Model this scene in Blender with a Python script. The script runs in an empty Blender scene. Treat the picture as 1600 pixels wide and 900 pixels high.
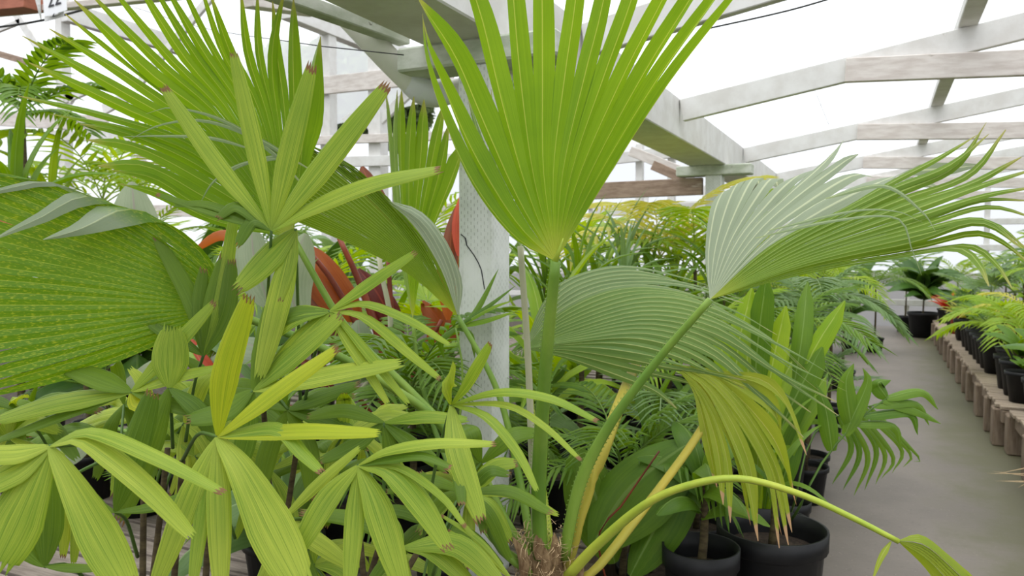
import bpy, math, random
import numpy as np
from mathutils import Vector, Matrix

# ------------------------------------------------------------------ camera
SC = bpy.context.scene
COL = SC.collection
FPX, CAMH = 1200.0, 1.5
YAW, PIT = math.radians(25.6), math.atan(55 / 1200)
cd = bpy.data.cameras.new('camera')
cam = bpy.data.objects.new('camera', cd)
COL.objects.link(cam)
cam.location = (0, 0, CAMH)
cam.rotation_euler = (math.pi / 2 - PIT, 0, YAW)
cd.sensor_width = 36.0
cd.lens = 36.0 * FPX / 1600
cd.clip_start, cd.clip_end = 0.05, 300
cd.dof.use_dof = True
cd.dof.focus_distance = 1.75
cd.dof.aperture_fstop = 6.5
SC.camera = cam

# ------------------------------------------------------------------ light
W = bpy.data.worlds.new('overcast_sky'); SC.world = W; W.use_nodes = True
W.node_tree.nodes['Background'].inputs[0].default_value = (0.94, 0.97, 1.0, 1)
W.node_tree.nodes['Background'].inputs[1].default_value = 0.95
sl = bpy.data.lights.new('sun_offscreen', 'SUN'); sl.energy = 2.7; sl.angle = math.radians(70); sl.color = (1.0, 0.985, 0.95)
so = bpy.data.objects.new('sun_offscreen', sl); COL.objects.link(so)
so.rotation_euler = (math.radians(14), math.radians(-10), math.radians(20))
SC.view_settings.view_transform = 'Standard'
SC.view_settings.look = 'None'
SC.view_settings.gamma = 1.0
SC.view_settings.use_curve_mapping = False
SC.view_settings.exposure = 0.36

# ------------------------------------------------------------------ pixel helpers (1600 x 900 frame)
fw = np.array([-math.sin(YAW) * math.cos(PIT), math.cos(YAW) * math.cos(PIT), -math.sin(PIT)])
rt = np.array([math.cos(YAW), math.sin(YAW), 0.0]); up = np.cross(rt, fw)
CAM = np.array([0, 0, CAMH])
def ray(x, y): return fw + rt * (x - 800) / FPX + up * (450 - y) / FPX
def P(x, y, d): return CAM + ray(x, y) * d                      # at camera depth d
def PZ(x, y, z): r_ = ray(x, y); return CAM + r_ * (z - CAMH) / r_[2]
def PY(x, y, Y): r_ = ray(x, y); return CAM + r_ * Y / r_[1]
def PX(x, y, X): r_ = ray(x, y); return CAM + r_ * X / r_[0]
def unit(v): return v / (np.linalg.norm(v) + 1e-12)
rng = random.Random(7)

# ------------------------------------------------------------------ objects
def tag(o, label=None, cat=None, group=None, kind=None):
    if label: o['label'] = label
    if cat: o['category'] = cat
    if group: o['group'] = group
    if kind: o['kind'] = kind
    return o
def empty(name, loc, label=None, cat=None, group=None, kind=None):
    o = bpy.data.objects.new(name, None); COL.objects.link(o)
    o.location = tuple(loc); o.empty_display_size = 0.05
    return tag(o, label, cat, group, kind)
def mesh_data(name, v, f, mat, uv=None, tone=None, smooth=True):
    me = bpy.data.meshes.new(name)
    me.from_pydata([tuple(map(float, p)) for p in v], [], [tuple(int(i) for i in q) for q in f])
    if mat is not None: me.materials.append(mat)
    if uv is not None:
        ul = me.uv_layers.new(name='UVMap')
        idx = np.empty(len(me.loops), dtype=np.int32); me.loops.foreach_get('vertex_index', idx)
        ul.data.foreach_set('uv', np.asarray(uv, dtype=np.float32)[idx].ravel())
    if tone is not None:
        a = me.attributes.new('tone', 'FLOAT_VECTOR', 'POINT')
        a.data.foreach_set('vector', np.asarray(tone, dtype=np.float32).ravel())
    if smooth: me.polygons.foreach_set('use_smooth', [True] * len(me.polygons))
    me.update()
    return me
def obj(name, me, parent=None, loc=None, rot=None, scale=None):
    o = bpy.data.objects.new(name, me); COL.objects.link(o)
    if parent is not None: o.parent = parent
    if loc is not None: o.location = tuple(loc)
    if rot is not None: o.rotation_euler = rot
    if scale is not None: o.scale = (scale,) * 3 if np.isscalar(scale) else scale
    return o
class MB:
    def __init__(s): s.v, s.f, s.uv, s.tn = [], [], [], []
    def add(s, v, f, uv=None, tn=None):
        n = len(s.v); s.v += [np.asarray(p, float) for p in v]
        s.f += [tuple(i + n for i in q) for q in f]
        s.uv += list(uv) if uv is not None else [(0.5, 0.5)] * len(v)
        s.tn += list(tn) if tn is not None else [(0.5, 0, 0)] * len(v)
        return s
    def data(s, name, mat, origin=(0, 0, 0), smooth=True):
        return mesh_data(name, np.array(s.v) - np.asarray(origin, float), s.f, mat, s.uv, s.tn, smooth)

# ------------------------------------------------------------------ materials
def nt_new(name):
    m = bpy.data.materials.new(name); m.use_nodes = True
    nt = m.node_tree; nt.nodes.clear()
    return m, nt, nt.nodes.new('ShaderNodeOutputMaterial')
def L(nt, a, b): nt.links.new(a, b)
def mth(nt, op, a, b=None, c=None):
    n = nt.nodes.new('ShaderNodeMath'); n.operation = op
    for i, x in enumerate((a, b, c)):
        if x is None: continue
        if isinstance(x, (int, float)): n.inputs[i].default_value = x
        else: L(nt, x, n.inputs[i])
    return n.outputs[0]
def mixc(nt, fac, a, b):
    n = nt.nodes.new('ShaderNodeMix'); n.data_type = 'RGBA'
    if isinstance(fac, (int, float)): n.inputs[0].default_value = fac
    else: L(nt, fac, n.inputs[0])
    for i, x in ((6, a), (7, b)):
        if isinstance(x, tuple): n.inputs[i].default_value = (*x, 1)
        else: L(nt, x, n.inputs[i])
    return n.outputs[2]
def step(nt, x, a, b):
    n = nt.nodes.new('ShaderNodeMapRange'); n.interpolation_type = 'SMOOTHSTEP'
    L(nt, x, n.inputs[0]); n.inputs[1].default_value = a; n.inputs[2].default_value = b
    return n.outputs[0]
def noise(nt, scale, detail=3.0, vec=None, rough=0.55):
    n = nt.nodes.new('ShaderNodeTexNoise'); n.inputs['Scale'].default_value = scale
    n.inputs['Detail'].default_value = detail; n.inputs['Roughness'].default_value = rough
    if vec is not None: L(nt, vec, n.inputs['Vector'])
    return n.outputs[0]
SRGB = lambda r, g, b: tuple(((c / 255) / 12.92 if c / 255 <= 0.04045 else ((c / 255 + 0.055) / 1.055) ** 2.4) for c in (r, g, b))

def leaf_mat(name, dark, light, vein, silver=(0.36, 0.42, 0.30), dry=(0.42, 0.28, 0.14), trans=0.4, rough=0.42,
             hubc=None, tipc=None, speck=0.0, ribs=1.0, veinw=0.035, nervef=26.0, nervec=0.9):
    """tone.x = random tint, tone.y = pale waxy underside showing, tone.z = dried tissue.  UV.x runs across the segments, UV.y along them."""
    m, nt, out = nt_new(name)
    uvn = nt.nodes.new('ShaderNodeUVMap'); uvn.uv_map = 'UVMap'
    sp = nt.nodes.new('ShaderNodeSeparateXYZ'); L(nt, uvn.outputs[0], sp.inputs[0])
    at = nt.nodes.new('ShaderNodeAttribute'); at.attribute_name = 'tone'
    st = nt.nodes.new('ShaderNodeSeparateXYZ'); L(nt, at.outputs['Vector'], st.inputs[0])
    u, t = sp.outputs[0], sp.outputs[1]
    tc = nt.nodes.new('ShaderNodeTexCoord')
    fr = mth(nt, 'FRACT', mth(nt, 'MULTIPLY', u, ribs))
    d = mth(nt, 'ABSOLUTE', mth(nt, 'SUBTRACT', fr, 0.5))
    vm = mth(nt, 'SUBTRACT', 1.0, step(nt, d, veinw * 0.4, veinw))
    # fine parallel nerves along the blade
    cmb = nt.nodes.new('ShaderNodeCombineXYZ')
    L(nt, mth(nt, 'MULTIPLY', u, nervef), cmb.inputs[0]); L(nt, mth(nt, 'MULTIPLY', t, 1.2), cmb.inputs[1])
    nerve = noise(nt, 1.0, 2.0, cmb.outputs[0])
    big = noise(nt, 5.0, 3.0, tc.outputs['Object'])
    f = mth(nt, 'ADD', mth(nt, 'MULTIPLY', st.outputs[0], 0.6), mth(nt, 'MULTIPLY', mth(nt, 'SUBTRACT', nerve, 0.5), nervec))
    f = mth(nt, 'ADD', f, mth(nt, 'MULTIPLY', mth(nt, 'SUBTRACT', big, 0.4), 0.9))
    f.node.use_clamp = True
    col = mixc(nt, f, dark, light)
    if speck > 0:
        c2 = nt.nodes.new('ShaderNodeCombineXYZ')
        L(nt, mth(nt, 'MULTIPLY', u, 9.0), c2.inputs[0]); L(nt, mth(nt, 'MULTIPLY', t, 60.0), c2.inputs[1])
        sp2 = step(nt, noise(nt, 1.0, 3.0, c2.outputs[0]), 0.52, 0.66)
        col = mixc(nt, mth(nt, 'MULTIPLY', sp2, speck), col, (0.50, 0.52, 0.06))
    col = mixc(nt, mth(nt, 'MULTIPLY', vm, 0.6), col, vein)
    if hubc: col = mixc(nt, mth(nt, 'MULTIPLY', mth(nt, 'SUBTRACT', 1.0, step(nt, t, 0.0, 0.16)), 0.8), col, hubc)
    if tipc: col = mixc(nt, mth(nt, 'MULTIPLY', step(nt, t, 0.9, 1.0), 0.8), col, tipc)
    sv = mixc(nt, mth(nt, 'MULTIPLY', vm, 0.55), mixc(nt, nerve, tuple(c * 0.8 for c in silver), silver), (0.75, 0.78, 0.55))
    col = mixc(nt, st.outputs[1], col, sv)
    dn = step(nt, mth(nt, 'ADD', st.outputs[2], mth(nt, 'MULTIPLY', mth(nt, 'SUBTRACT', noise(nt, 22.0, 2.0, tc.outputs['Object']), 0.5), 0.7)), 0.45, 0.6)
    col = mixc(nt, dn, col, dry)
    pb = nt.nodes.new('ShaderNodeBsdfPrincipled')
    L(nt, col, pb.inputs['Base Color']); pb.inputs['Roughness'].default_value = rough
    pb.inputs['Specular IOR Level'].default_value = 0.26
    tb = nt.nodes.new('ShaderNodeBsdfTranslucent')
    hs = nt.nodes.new('ShaderNodeHueSaturation'); hs.inputs['Saturation'].default_value = 1.12; hs.inputs['Value'].default_value = 1.55
    hs.inputs['Hue'].default_value = 0.483
    L(nt, col, hs.inputs['Color']); L(nt, hs.outputs[0], tb.inputs[0])
    mx = nt.nodes.new('ShaderNodeMixShader'); mx.inputs[0].default_value = trans
    L(nt, pb.outputs[0], mx.inputs[1]); L(nt, tb.outputs[0], mx.inputs[2])
    bp = nt.nodes.new('ShaderNodeBump'); bp.inputs['Strength'].default_value = 0.25; bp.inputs['Distance'].default_value = 0.002
    L(nt, nerve, bp.inputs['Height']); L(nt, bp.outputs[0], pb.inputs['Normal'])
    L(nt, mx.outputs[0], out.inputs[0])
    return m

def plain_mat(name, c1, c2, scale=8.0, rough=0.8, bump=0.3, stretch=(1, 1, 1), c3=None, c3lo=0.6, c3hi=0.75, c3scale=3.0, spec=0.3):
    m, nt, out = nt_new(name)
    tc = nt.nodes.new('ShaderNodeTexCoord')
    mp = nt.nodes.new('ShaderNodeMapping'); mp.inputs['Scale'].default_value = stretch
    L(nt, tc.outputs['Object'], mp.inputs[0])
    n1 = noise(nt, scale, 6.0, mp.outputs[0], 0.62)
    col = mixc(nt, step(nt, n1, 0.32, 0.68), c1, c2)
    if c3:
        n2 = noise(nt, c3scale, 7.0, mp.outputs[0], 0.7)
        col = mixc(nt, step(nt, n2, c3lo, c3hi), col, c3)
    pb = nt.nodes.new('ShaderNodeBsdfPrincipled'); pb.inputs['Roughness'].default_value = rough
    pb.inputs['Specular IOR Level'].default_value = spec
    L(nt, col, pb.inputs['Base Color'])
    bp = nt.nodes.new('ShaderNodeBump'); bp.inputs['Strength'].default_value = bump; bp.inputs['Distance'].default_value = 0.004
    L(nt, n1, bp.inputs['Height']); L(nt, bp.outputs[0], pb.inputs['Normal'])
    L(nt, pb.outputs[0], out.inputs[0])
    return m

def post_mat(name, vertical=True):
    """white paint over incised, pressure treated timber with a little mould and one running crack"""
    m, nt, out = nt_new(name)
    tc = nt.nodes.new('ShaderNodeTexCoord')
    br = nt.nodes.new('ShaderNodeTexBrick')
    mp = nt.nodes.new('ShaderNodeMapping'); mp.inputs['Rotation'].default_value = (0, 0, 0)
    s = nt.nodes.new('ShaderNodeSeparateXYZ'); L(nt, tc.outputs['Object'], s.inputs[0])
    c = nt.nodes.new('ShaderNodeCombineXYZ')
    L(nt, mth(nt, 'ADD', s.outputs[0], s.outputs[1]), c.inputs[1]); L(nt, s.outputs[2], c.inputs[0])
    L(nt, c.outputs[0], br.inputs['Vector'])
    br.inputs['Scale'].default_value = 1.0; br.inputs['Brick Width'].default_value = 0.030; br.inputs['Row Height'].default_value = 0.008
    br.inputs['Mortar Size'].default_value = 0.0; br.offset = 0.5
    # dashes: short dark slits on a staggered grid
    vx = mth(nt, 'DIVIDE', s.outputs[2], 0.026); hy = mth(nt, 'DIVIDE', mth(nt, 'ADD', s.outputs[0], s.outputs[1]), 0.0135)
    row = mth(nt, 'FLOOR', hy)
    fx = mth(nt, 'FRACT', mth(nt, 'ADD', vx, mth(nt, 'MULTIPLY', row, 0.5))); fy = mth(nt, 'FRACT', hy)
    slit = mth(nt, 'MULTIPLY', mth(nt, 'SUBTRACT', 1.0, step(nt, mth(nt, 'ABSOLUTE', mth(nt, 'SUBTRACT', fx, 0.5)), 0.17, 0.23)),
               mth(nt, 'SUBTRACT', 1.0, step(nt, mth(nt, 'ABSOLUTE', mth(nt, 'SUBTRACT', fy, 0.5)), 0.06, 0.13)))
    n1 = noise(nt, 4.0, 6.0, tc.outputs['Object'], 0.65)
    slit = mth(nt, 'MULTIPLY', slit, step(nt, n1, 0.35, 0.6))
    base = mixc(nt, step(nt, n1, 0.3, 0.75), (0.72, 0.73, 0.70), (0.52, 0.55, 0.50))
    mp2 = nt.nodes.new('ShaderNodeMapping'); mp2.inputs['Scale'].default_value = (9, 9, 1.4); L(nt, tc.outputs['Object'], mp2.inputs[0])
    grain = noise(nt, 3.0, 6.0, mp2.outputs[0], 0.7)
    base = mixc(nt, mth(nt, 'MULTIPLY', step(nt, grain, 0.55, 0.75), 0.45), base, (0.33, 0.35, 0.28))
    base = mixc(nt, mth(nt, 'MULTIPLY', slit, 0.6), base, (0.16, 0.16, 0.12))
    pb = nt.nodes.new('ShaderNodeBsdfPrincipled'); pb.inputs['Roughness'].default_value = 0.7
    L(nt, base, pb.inputs['Base Color'])
    bp = nt.nodes.new('ShaderNodeBump'); bp.inputs['Strength'].default_value = 0.5; bp.inputs['Distance'].default_value = 0.003
    L(nt, mth(nt, 'SUBTRACT', grain, mth(nt, 'MULTIPLY', slit, 1.5)), bp.inputs['Height']); L(nt, bp.outputs[0], pb.inputs['Normal'])
    L(nt, pb.outputs[0], out.inputs[0])
    return m

M = {}
M['fan'] = leaf_mat('fan_leaf', (0.130, 0.262, 0.018), (0.265, 0.430, 0.034), (0.54, 0.58, 0.14), hubc=(0.46, 0.50, 0.10), tipc=(0.40, 0.36, 0.10), trans=0.45)
M['fan_left'] = leaf_mat('fan_leaf_mottled', (0.085, 0.205, 0.014), (0.19, 0.335, 0.022), (0.45, 0.52, 0.10), speck=0.5, tipc=(0.50, 0.50, 0.12), trans=0.34)
M['fan_deep'] = leaf_mat('fan_leaf_deep', (0.100, 0.195, 0.020), (0.200, 0.310, 0.034), (0.42, 0.52, 0.16), tipc=(0.42, 0.38, 0.12), hubc=(0.36, 0.42, 0.06), trans=0.36, veinw=0.10)
M['fan_grey'] = leaf_mat('fan_leaf_grey', (0.10, 0.20, 0.040), (0.24, 0.345, 0.085), (0.58, 0.60, 0.24), tipc=(0.45, 0.40, 0.16), trans=0.3, veinw=0.075)
M['fan_yellow'] = leaf_mat('fan_leaf_yellowing', (0.24, 0.33, 0.035), (0.43, 0.46, 0.06), (0.62, 0.60, 0.22), dry=(0.56, 0.36, 0.20), trans=0.35)
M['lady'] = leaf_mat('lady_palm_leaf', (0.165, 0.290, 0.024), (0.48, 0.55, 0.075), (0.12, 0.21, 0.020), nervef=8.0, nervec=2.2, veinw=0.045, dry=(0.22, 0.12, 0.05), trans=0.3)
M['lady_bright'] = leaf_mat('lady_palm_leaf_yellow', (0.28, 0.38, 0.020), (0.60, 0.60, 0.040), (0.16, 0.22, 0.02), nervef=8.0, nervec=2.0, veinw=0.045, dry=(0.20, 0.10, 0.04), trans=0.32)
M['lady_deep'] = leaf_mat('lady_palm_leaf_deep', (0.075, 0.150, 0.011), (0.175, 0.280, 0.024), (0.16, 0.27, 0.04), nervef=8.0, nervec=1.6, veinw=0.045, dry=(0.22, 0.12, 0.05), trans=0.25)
M['green'] = leaf_mat('foliage_green', (0.07, 0.165, 0.016), (0.19, 0.31, 0.032), (0.26, 0.38, 0.10), trans=0.35)
M['lime'] = leaf_mat('foliage_lime', (0.165, 0.32, 0.020), (0.38, 0.49, 0.040), (0.50, 0.58, 0.16), trans=0.4)
M['dark'] = leaf_mat('foliage_dark', (0.032, 0.085, 0.014), (0.080, 0.165, 0.026), (0.12, 0.20, 0.04), trans=0.2, rough=0.35)
M['blue'] = leaf_mat('foliage_bluish', (0.10, 0.19, 0.055), (0.22, 0.33, 0.12), (0.34, 0.44, 0.22), trans=0.3)
M['yellow'] = leaf_mat('foliage_yellow', (0.42, 0.44, 0.05), (0.72, 0.66, 0.16), (0.7, 0.66, 0.3), trans=0.4)
M['bronze'] = leaf_mat('foliage_bronze', (0.11, 0.034, 0.018), (0.28, 0.095, 0.035), (0.40, 0.12, 0.04), trans=0.3, rough=0.35)
M['orange'] = leaf_mat('foliage_orange', (0.30, 0.070, 0.014), (0.50, 0.16, 0.024), (0.40, 0.10, 0.03), trans=0.5, rough=0.35)
M['maroon'] = leaf_mat('foliage_maroon', (0.07, 0.012, 0.008), (0.22, 0.035, 0.015), (0.3, 0.06, 0.03), trans=0.3, rough=0.35)
M['banana'] = leaf_mat('banana_leaf', (0.19, 0.25, 0.14), (0.36, 0.40, 0.27), (0.30, 0.24, 0.22), trans=0.35)
M['red'] = leaf_mat('foliage_red', (0.35, 0.03, 0.015), (0.65, 0.13, 0.05), (0.6, 0.2, 0.1), trans=0.35)
M['petiole'] = plain_mat('petiole_green', (0.12, 0.24, 0.025), (0.24, 0.36, 0.05), 5.0, 0.45, 0.15, (1, 1, 0.3), spec=0.4)
M['petiole_lime'] = plain_mat('petiole_lime', (0.24, 0.36, 0.025), (0.44, 0.48, 0.05), 4.0, 0.45, 0.15, spec=0.4)
M['petiole_yellow'] = plain_mat('petiole_yellow', (0.36, 0.33, 0.05), (0.50, 0.39, 0.05), 6.0, 0.5, 0.2, (1, 1, 0.4), c3=(0.34, 0.36, 0.05), c3lo=0.5, c3hi=0.7)
M['petiole_grey'] = plain_mat('petiole_grey', (0.40, 0.40, 0.26), (0.52, 0.50, 0.36), 5.0, 0.55, 0.3, (1, 1, 0.2), c3=(0.26, 0.28, 0.14))
M['petiole_dark'] = plain_mat('petiole_dark', (0.05, 0.11, 0.02), (0.10, 0.18, 0.03), 5.0, 0.45, 0.15)
M['petiole_red'] = plain_mat('petiole_red', (0.10, 0.018, 0.010), (0.24, 0.045, 0.015), 5.0, 0.4, 0.15)
M['cane'] = plain_mat('cane_brown', (0.05, 0.036, 0.018), (0.11, 0.085, 0.04), 20.0, 0.9, 0.6, (1, 1, 3))
M['fibre'] = plain_mat('palm_fibre', (0.13, 0.075, 0.035), (0.28, 0.19, 0.10), 30.0, 0.95, 0.8, (3, 3, 1))
M['straw'] = plain_mat('dry_straw', (0.40, 0.28, 0.15), (0.55, 0.40, 0.24), 30.0, 0.9, 0.3)
M['pot'] = plain_mat('black_pot_plastic', (0.006, 0.006, 0.007), (0.012, 0.012, 0.013), 9.0, 0.5, 0.05, spec=0.3)
M['pot_red'] = plain_mat('red_pot_plastic', (0.30, 0.03, 0.02), (0.36, 0.05, 0.03), 9.0, 0.4, 0.05)
M['soil'] = plain_mat('potting_soil', (0.020, 0.014, 0.010), (0.06, 0.042, 0.03), 60.0, 1.0, 1.0)
M['white'] = plain_mat('white_painted_timber', (0.70, 0.69, 0.67), (0.60, 0.58, 0.55), 5.0, 0.65, 0.3, (1.2, 1.2, 1.2), c3=(0.36, 0.32, 0.28), c3lo=0.66, c3hi=0.76, c3scale=7.0)
M['worn'] = plain_mat('worn_whitewashed_timber', (0.68, 0.63, 0.59), (0.54, 0.48, 0.44), 6.0, 0.8, 0.5, (1.0, 1.0, 5.0), c3=(0.26, 0.21, 0.17), c3lo=0.64, c3hi=0.76, c3scale=5.0)
M['bolster'] = plain_mat('flaking_white_timber', (0.60, 0.62, 0.55), (0.38, 0.42, 0.32), 6.0, 0.8, 0.6, (1, 1, 2.5), c3=(0.12, 0.12, 0.08), c3lo=0.63, c3hi=0.70, c3scale=9.0)
M['brownwood'] = plain_mat('bare_brown_timber', (0.34, 0.25, 0.19), (0.22, 0.15, 0.11), 7.0, 0.85, 0.5, (1.0, 3, 5), c3=(0.50, 0.44, 0.38), c3lo=0.6, c3hi=0.75)
M['redwood'] = plain_mat('red_stained_timber', (0.40, 0.14, 0.085), (0.30, 0.10, 0.06), 6.0, 0.7, 0.3, (1, 1, 4))
M['slat'] = plain_mat('weathered_bench_slat', (0.15, 0.122, 0.100), (0.26, 0.22, 0.185), 9.0, 0.9, 0.7, (0.6, 5, 5), c3=(0.07, 0.055, 0.044), c3lo=0.58, c3hi=0.7)
M['slat_tan'] = plain_mat('tan_bench_slat', (0.26, 0.20, 0.145), (0.38, 0.31, 0.235), 8.0, 0.9, 0.6, (0.8, 4, 4), c3=(0.20, 0.15, 0.10))
M['leg'] = plain_mat('bench_leg_timber', (0.16, 0.115, 0.08), (0.26, 0.20, 0.145), 8.0, 0.9, 0.6, (4, 4, 0.7), c3=(0.10, 0.12, 0.05), c3scale=4.0)
M['pipe'] = plain_mat('white_pvc', (0.76, 0.75, 0.68), (0.66, 0.66, 0.58), 3.0, 0.3, 0.03, spec=0.5)
M['pipe_fit'] = plain_mat('grey_white_pvc', (0.70, 0.71, 0.72), (0.62, 0.63, 0.64), 3.0, 0.35, 0.03, spec=0.5)
M['wire'] = plain_mat('dark_wire', (0.02, 0.022, 0.02), (0.05, 0.05, 0.05), 3.0, 0.5, 0.0)
M['sign'] = plain_mat('white_card', (0.82, 0.82, 0.84), (0.78, 0.78, 0.80), 3.0, 0.4, 0.0)
M['ink'] = plain_mat('black_ink', (0.015, 0.015, 0.02), (0.03, 0.03, 0.04), 3.0, 0.5, 0.0)
M['bag'] = plain_mat('clear_plastic_bag', (0.74, 0.73, 0.71), (0.56, 0.55, 0.54), 14.0, 0.25, 0.6)
M['film_wall'] = None

def concrete_mat():
    m, nt, out = nt_new('aisle_concrete')
    tc = nt.nodes.new('ShaderNodeTexCoord'); s = nt.nodes.new('ShaderNodeSeparateXYZ'); L(nt, tc.outputs['Object'], s.inputs[0])
    a = noise(nt, 1.3, 6.0, tc.outputs['Object'], 0.6); b = noise(nt, 35.0, 4.0, tc.outputs['Object'], 0.6)
    col = mixc(nt, step(nt, a, 0.3, 0.7), (0.150, 0.127, 0.108), (0.200, 0.170, 0.145))
    col = mixc(nt, mth(nt, 'MULTIPLY', step(nt, b, 0.55, 0.8), 0.4), col, (0.08, 0.07, 0.06))
    sp = step(nt, noise(nt, 90.0, 0.0, tc.outputs['Object']), 0.80, 0.82)
    col = mixc(nt, mth(nt, 'MULTIPLY', sp, 0.6), col, (0.30, 0.27, 0.23))
    # moss grown along the bench foot (a stain with its own edge)
    mo = step(nt, mth(nt, 'ADD', s.outputs[0], mth(nt, 'MULTIPLY', mth(nt, 'SUBTRACT', noise(nt, 2.6, 5.0, tc.outputs['Object'], 0.65), 0.5), 1.1)), 0.22, 0.80)
    col = mixc(nt, mth(nt, 'MULTIPLY', mo, 0.75), col, (0.085, 0.085, 0.030))
    pb = nt.nodes.new('ShaderNodeBsdfPrincipled'); L(nt, col, pb.inputs['Base Color']); pb.inputs['Roughness'].default_value = 0.62
    bp = nt.nodes.new('ShaderNodeBump'); bp.inputs['Strength'].default_value = 0.25; bp.inputs['Distance'].default_value = 0.005
    L(nt, b, bp.inputs['Height']); L(nt, bp.outputs[0], pb.inputs['Normal'])
    L(nt, pb.outputs[0], out.inputs[0]); return m
M['concrete'] = concrete_mat()
M['dirt'] = plain_mat('dark_gravel_soil', (0.035, 0.028, 0.020), (0.075, 0.06, 0.045), 14.0, 1.0, 0.8)
def film_mat():
    m, nt, out = nt_new('translucent_roof_film')
    tr = nt.nodes.new('ShaderNodeBsdfTransparent'); tr.inputs[0].default_value = (0.97, 0.98, 1, 1)
    tl = nt.nodes.new('ShaderNodeBsdfTranslucent'); tl.inputs[0].default_value = (0.95, 0.97, 1, 1)
    mx = nt.nodes.new('ShaderNodeMixShader'); mx.inputs[0].default_value = 0.35
    L(nt, tr.outputs[0], mx.inputs[1]); L(nt, tl.outputs[0], mx.inputs[2]); L(nt, mx.outputs[0], out.inputs[0]); return m
M['film'] = film_mat()

# ------------------------------------------------------------------ geometry helpers
BOXF = [(0, 1, 3, 2), (4, 6, 7, 5), (0, 4, 5, 1), (2, 3, 7, 6), (0, 2, 6, 4), (1, 5, 7, 3)]
def box_v(lo, hi):
    return [(x, y, z) for x in (lo[0], hi[0]) for y in (lo[1], hi[1]) for z in (lo[2], hi[2])]
def bevelled(v, f, mat, name, b=0.006):
    import bmesh
    bm = bmesh.new(); vs = [bm.verts.new(tuple(map(float, p))) for p in v]
    for q in f: bm.faces.new([vs[i] for i in q])
    bmesh.ops.recalc_face_normals(bm, faces=bm.faces)
    bmesh.ops.bevel(bm, geom=list(bm.edges), offset=b, segments=1, affect='EDGES')
    me = bpy.data.meshes.new(name); bm.to_mesh(me); bm.free(); me.materials.append(mat); return me
def box(name, lo, hi, mat, parent=None, b=0.006):
    c = (np.array(lo) + np.array(hi)) / 2
    me = bevelled(np.array(box_v(lo, hi)) - c, BOXF, mat, name, b)
    o = obj(name, me, parent)
    pl = np.array(parent.location) if parent is not None else 0
    o.location = tuple(c - pl); return o
def timber(name, a, b, h, w, mat, parent=None, upv=(0, 0, 1)):
    """square-sawn board from a to b (centre line), h along upv, w across"""
    a, b = np.array(a, float), np.array(b, float); c = (a + b) / 2
    t = unit(b - a); s = unit(np.cross(t, np.array(upv, float))); n = np.cross(s, t); ln = np.linalg.norm(b - a) / 2
    v = []
    for x in (-1, 1):
        for y in (-1, 1):
            for z in (-1, 1): v.append((x * ln, y * w / 2, z * h / 2))
    me = bevelled(v, BOXF, mat, name, 0.004)
    o = obj(name, me, parent)
    R = Matrix(((t[0], s[0], n[0]), (t[1], s[1], n[1]), (t[2], s[2], n[2])))
    o.rotation_euler = R.to_euler()
    pl = np.array(parent.location) if parent is not None else 0
    o.location = tuple(c - pl); return o
def spline(pts, n):
    """Catmull-Rom through pts resampled to n+1 points by arc length"""
    p = np.asarray(pts, float)
    if len(p) == 2: p = np.array([p[0], (p[0] + p[1]) / 2, p[1]])
    q = np.vstack([2 * p[0] - p[1], p, 2 * p[-1] - p[-2]])
    out = []
    for i in range(1, len(q) - 2):
        for u in np.linspace(0, 1, 12, endpoint=False):
            a, b, c, d = q[i - 1], q[i], q[i + 1], q[i + 2]
            out.append(0.5 * ((2 * b) + (c - a) * u + (2 * a - 5 * b + 4 * c - d) * u * u + (3 * b - 3 * c + d - a) * u ** 3))
    out.append(q[-2]); out = np.array(out)
    L_ = np.r_[0, np.cumsum(np.linalg.norm(np.diff(out, axis=0), axis=1))]
    s = np.linspace(0, L_[-1], n + 1)
    return np.stack([np.interp(s, L_, out[:, k]) for k in range(3)], 1)
def tube(mb, pts, r0, r1, n=12, k=8, flat=1.0, cap=True):
    c = spline(pts, n); T = np.gradient(c, axis=0)
    ref = np.array([0.31, 0.22, 0.93]); vs, fs = [], []
    for i in range(n + 1):
        t = unit(T[i]); a = unit(np.cross(t, ref)); b = np.cross(a, t)
        r = r0 + (r1 - r0) * i / n
        for j in range(k):
            th = 2 * math.pi * j / k
            vs.append(c[i] + a * math.cos(th) * r + b * math.sin(th) * r * flat)
    for i in range(n):
        for j in range(k):
            fs.append((i * k + j, i * k + (j + 1) % k, (i + 1) * k + (j + 1) % k, (i + 1) * k + j))
    if cap: fs += [tuple(range(k - 1, -1, -1)), tuple(n * k + j for j in range(k))]
    return mb.add(vs, fs)
def lathe(mb, prof, k=28, c=(0, 0, 0)):
    vs = [(c[0] + r * math.cos(2 * math.pi * j / k), c[1] + r * math.sin(2 * math.pi * j / k), c[2] + z) for r, z in prof for j in range(k)]
    fs = [(i * k + j, i * k + (j + 1) % k, (i + 1) * k + (j + 1) % k, (i + 1) * k + j) for i in range(len(prof) - 1) for j in range(k)]
    return mb.add(vs, fs)

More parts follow.
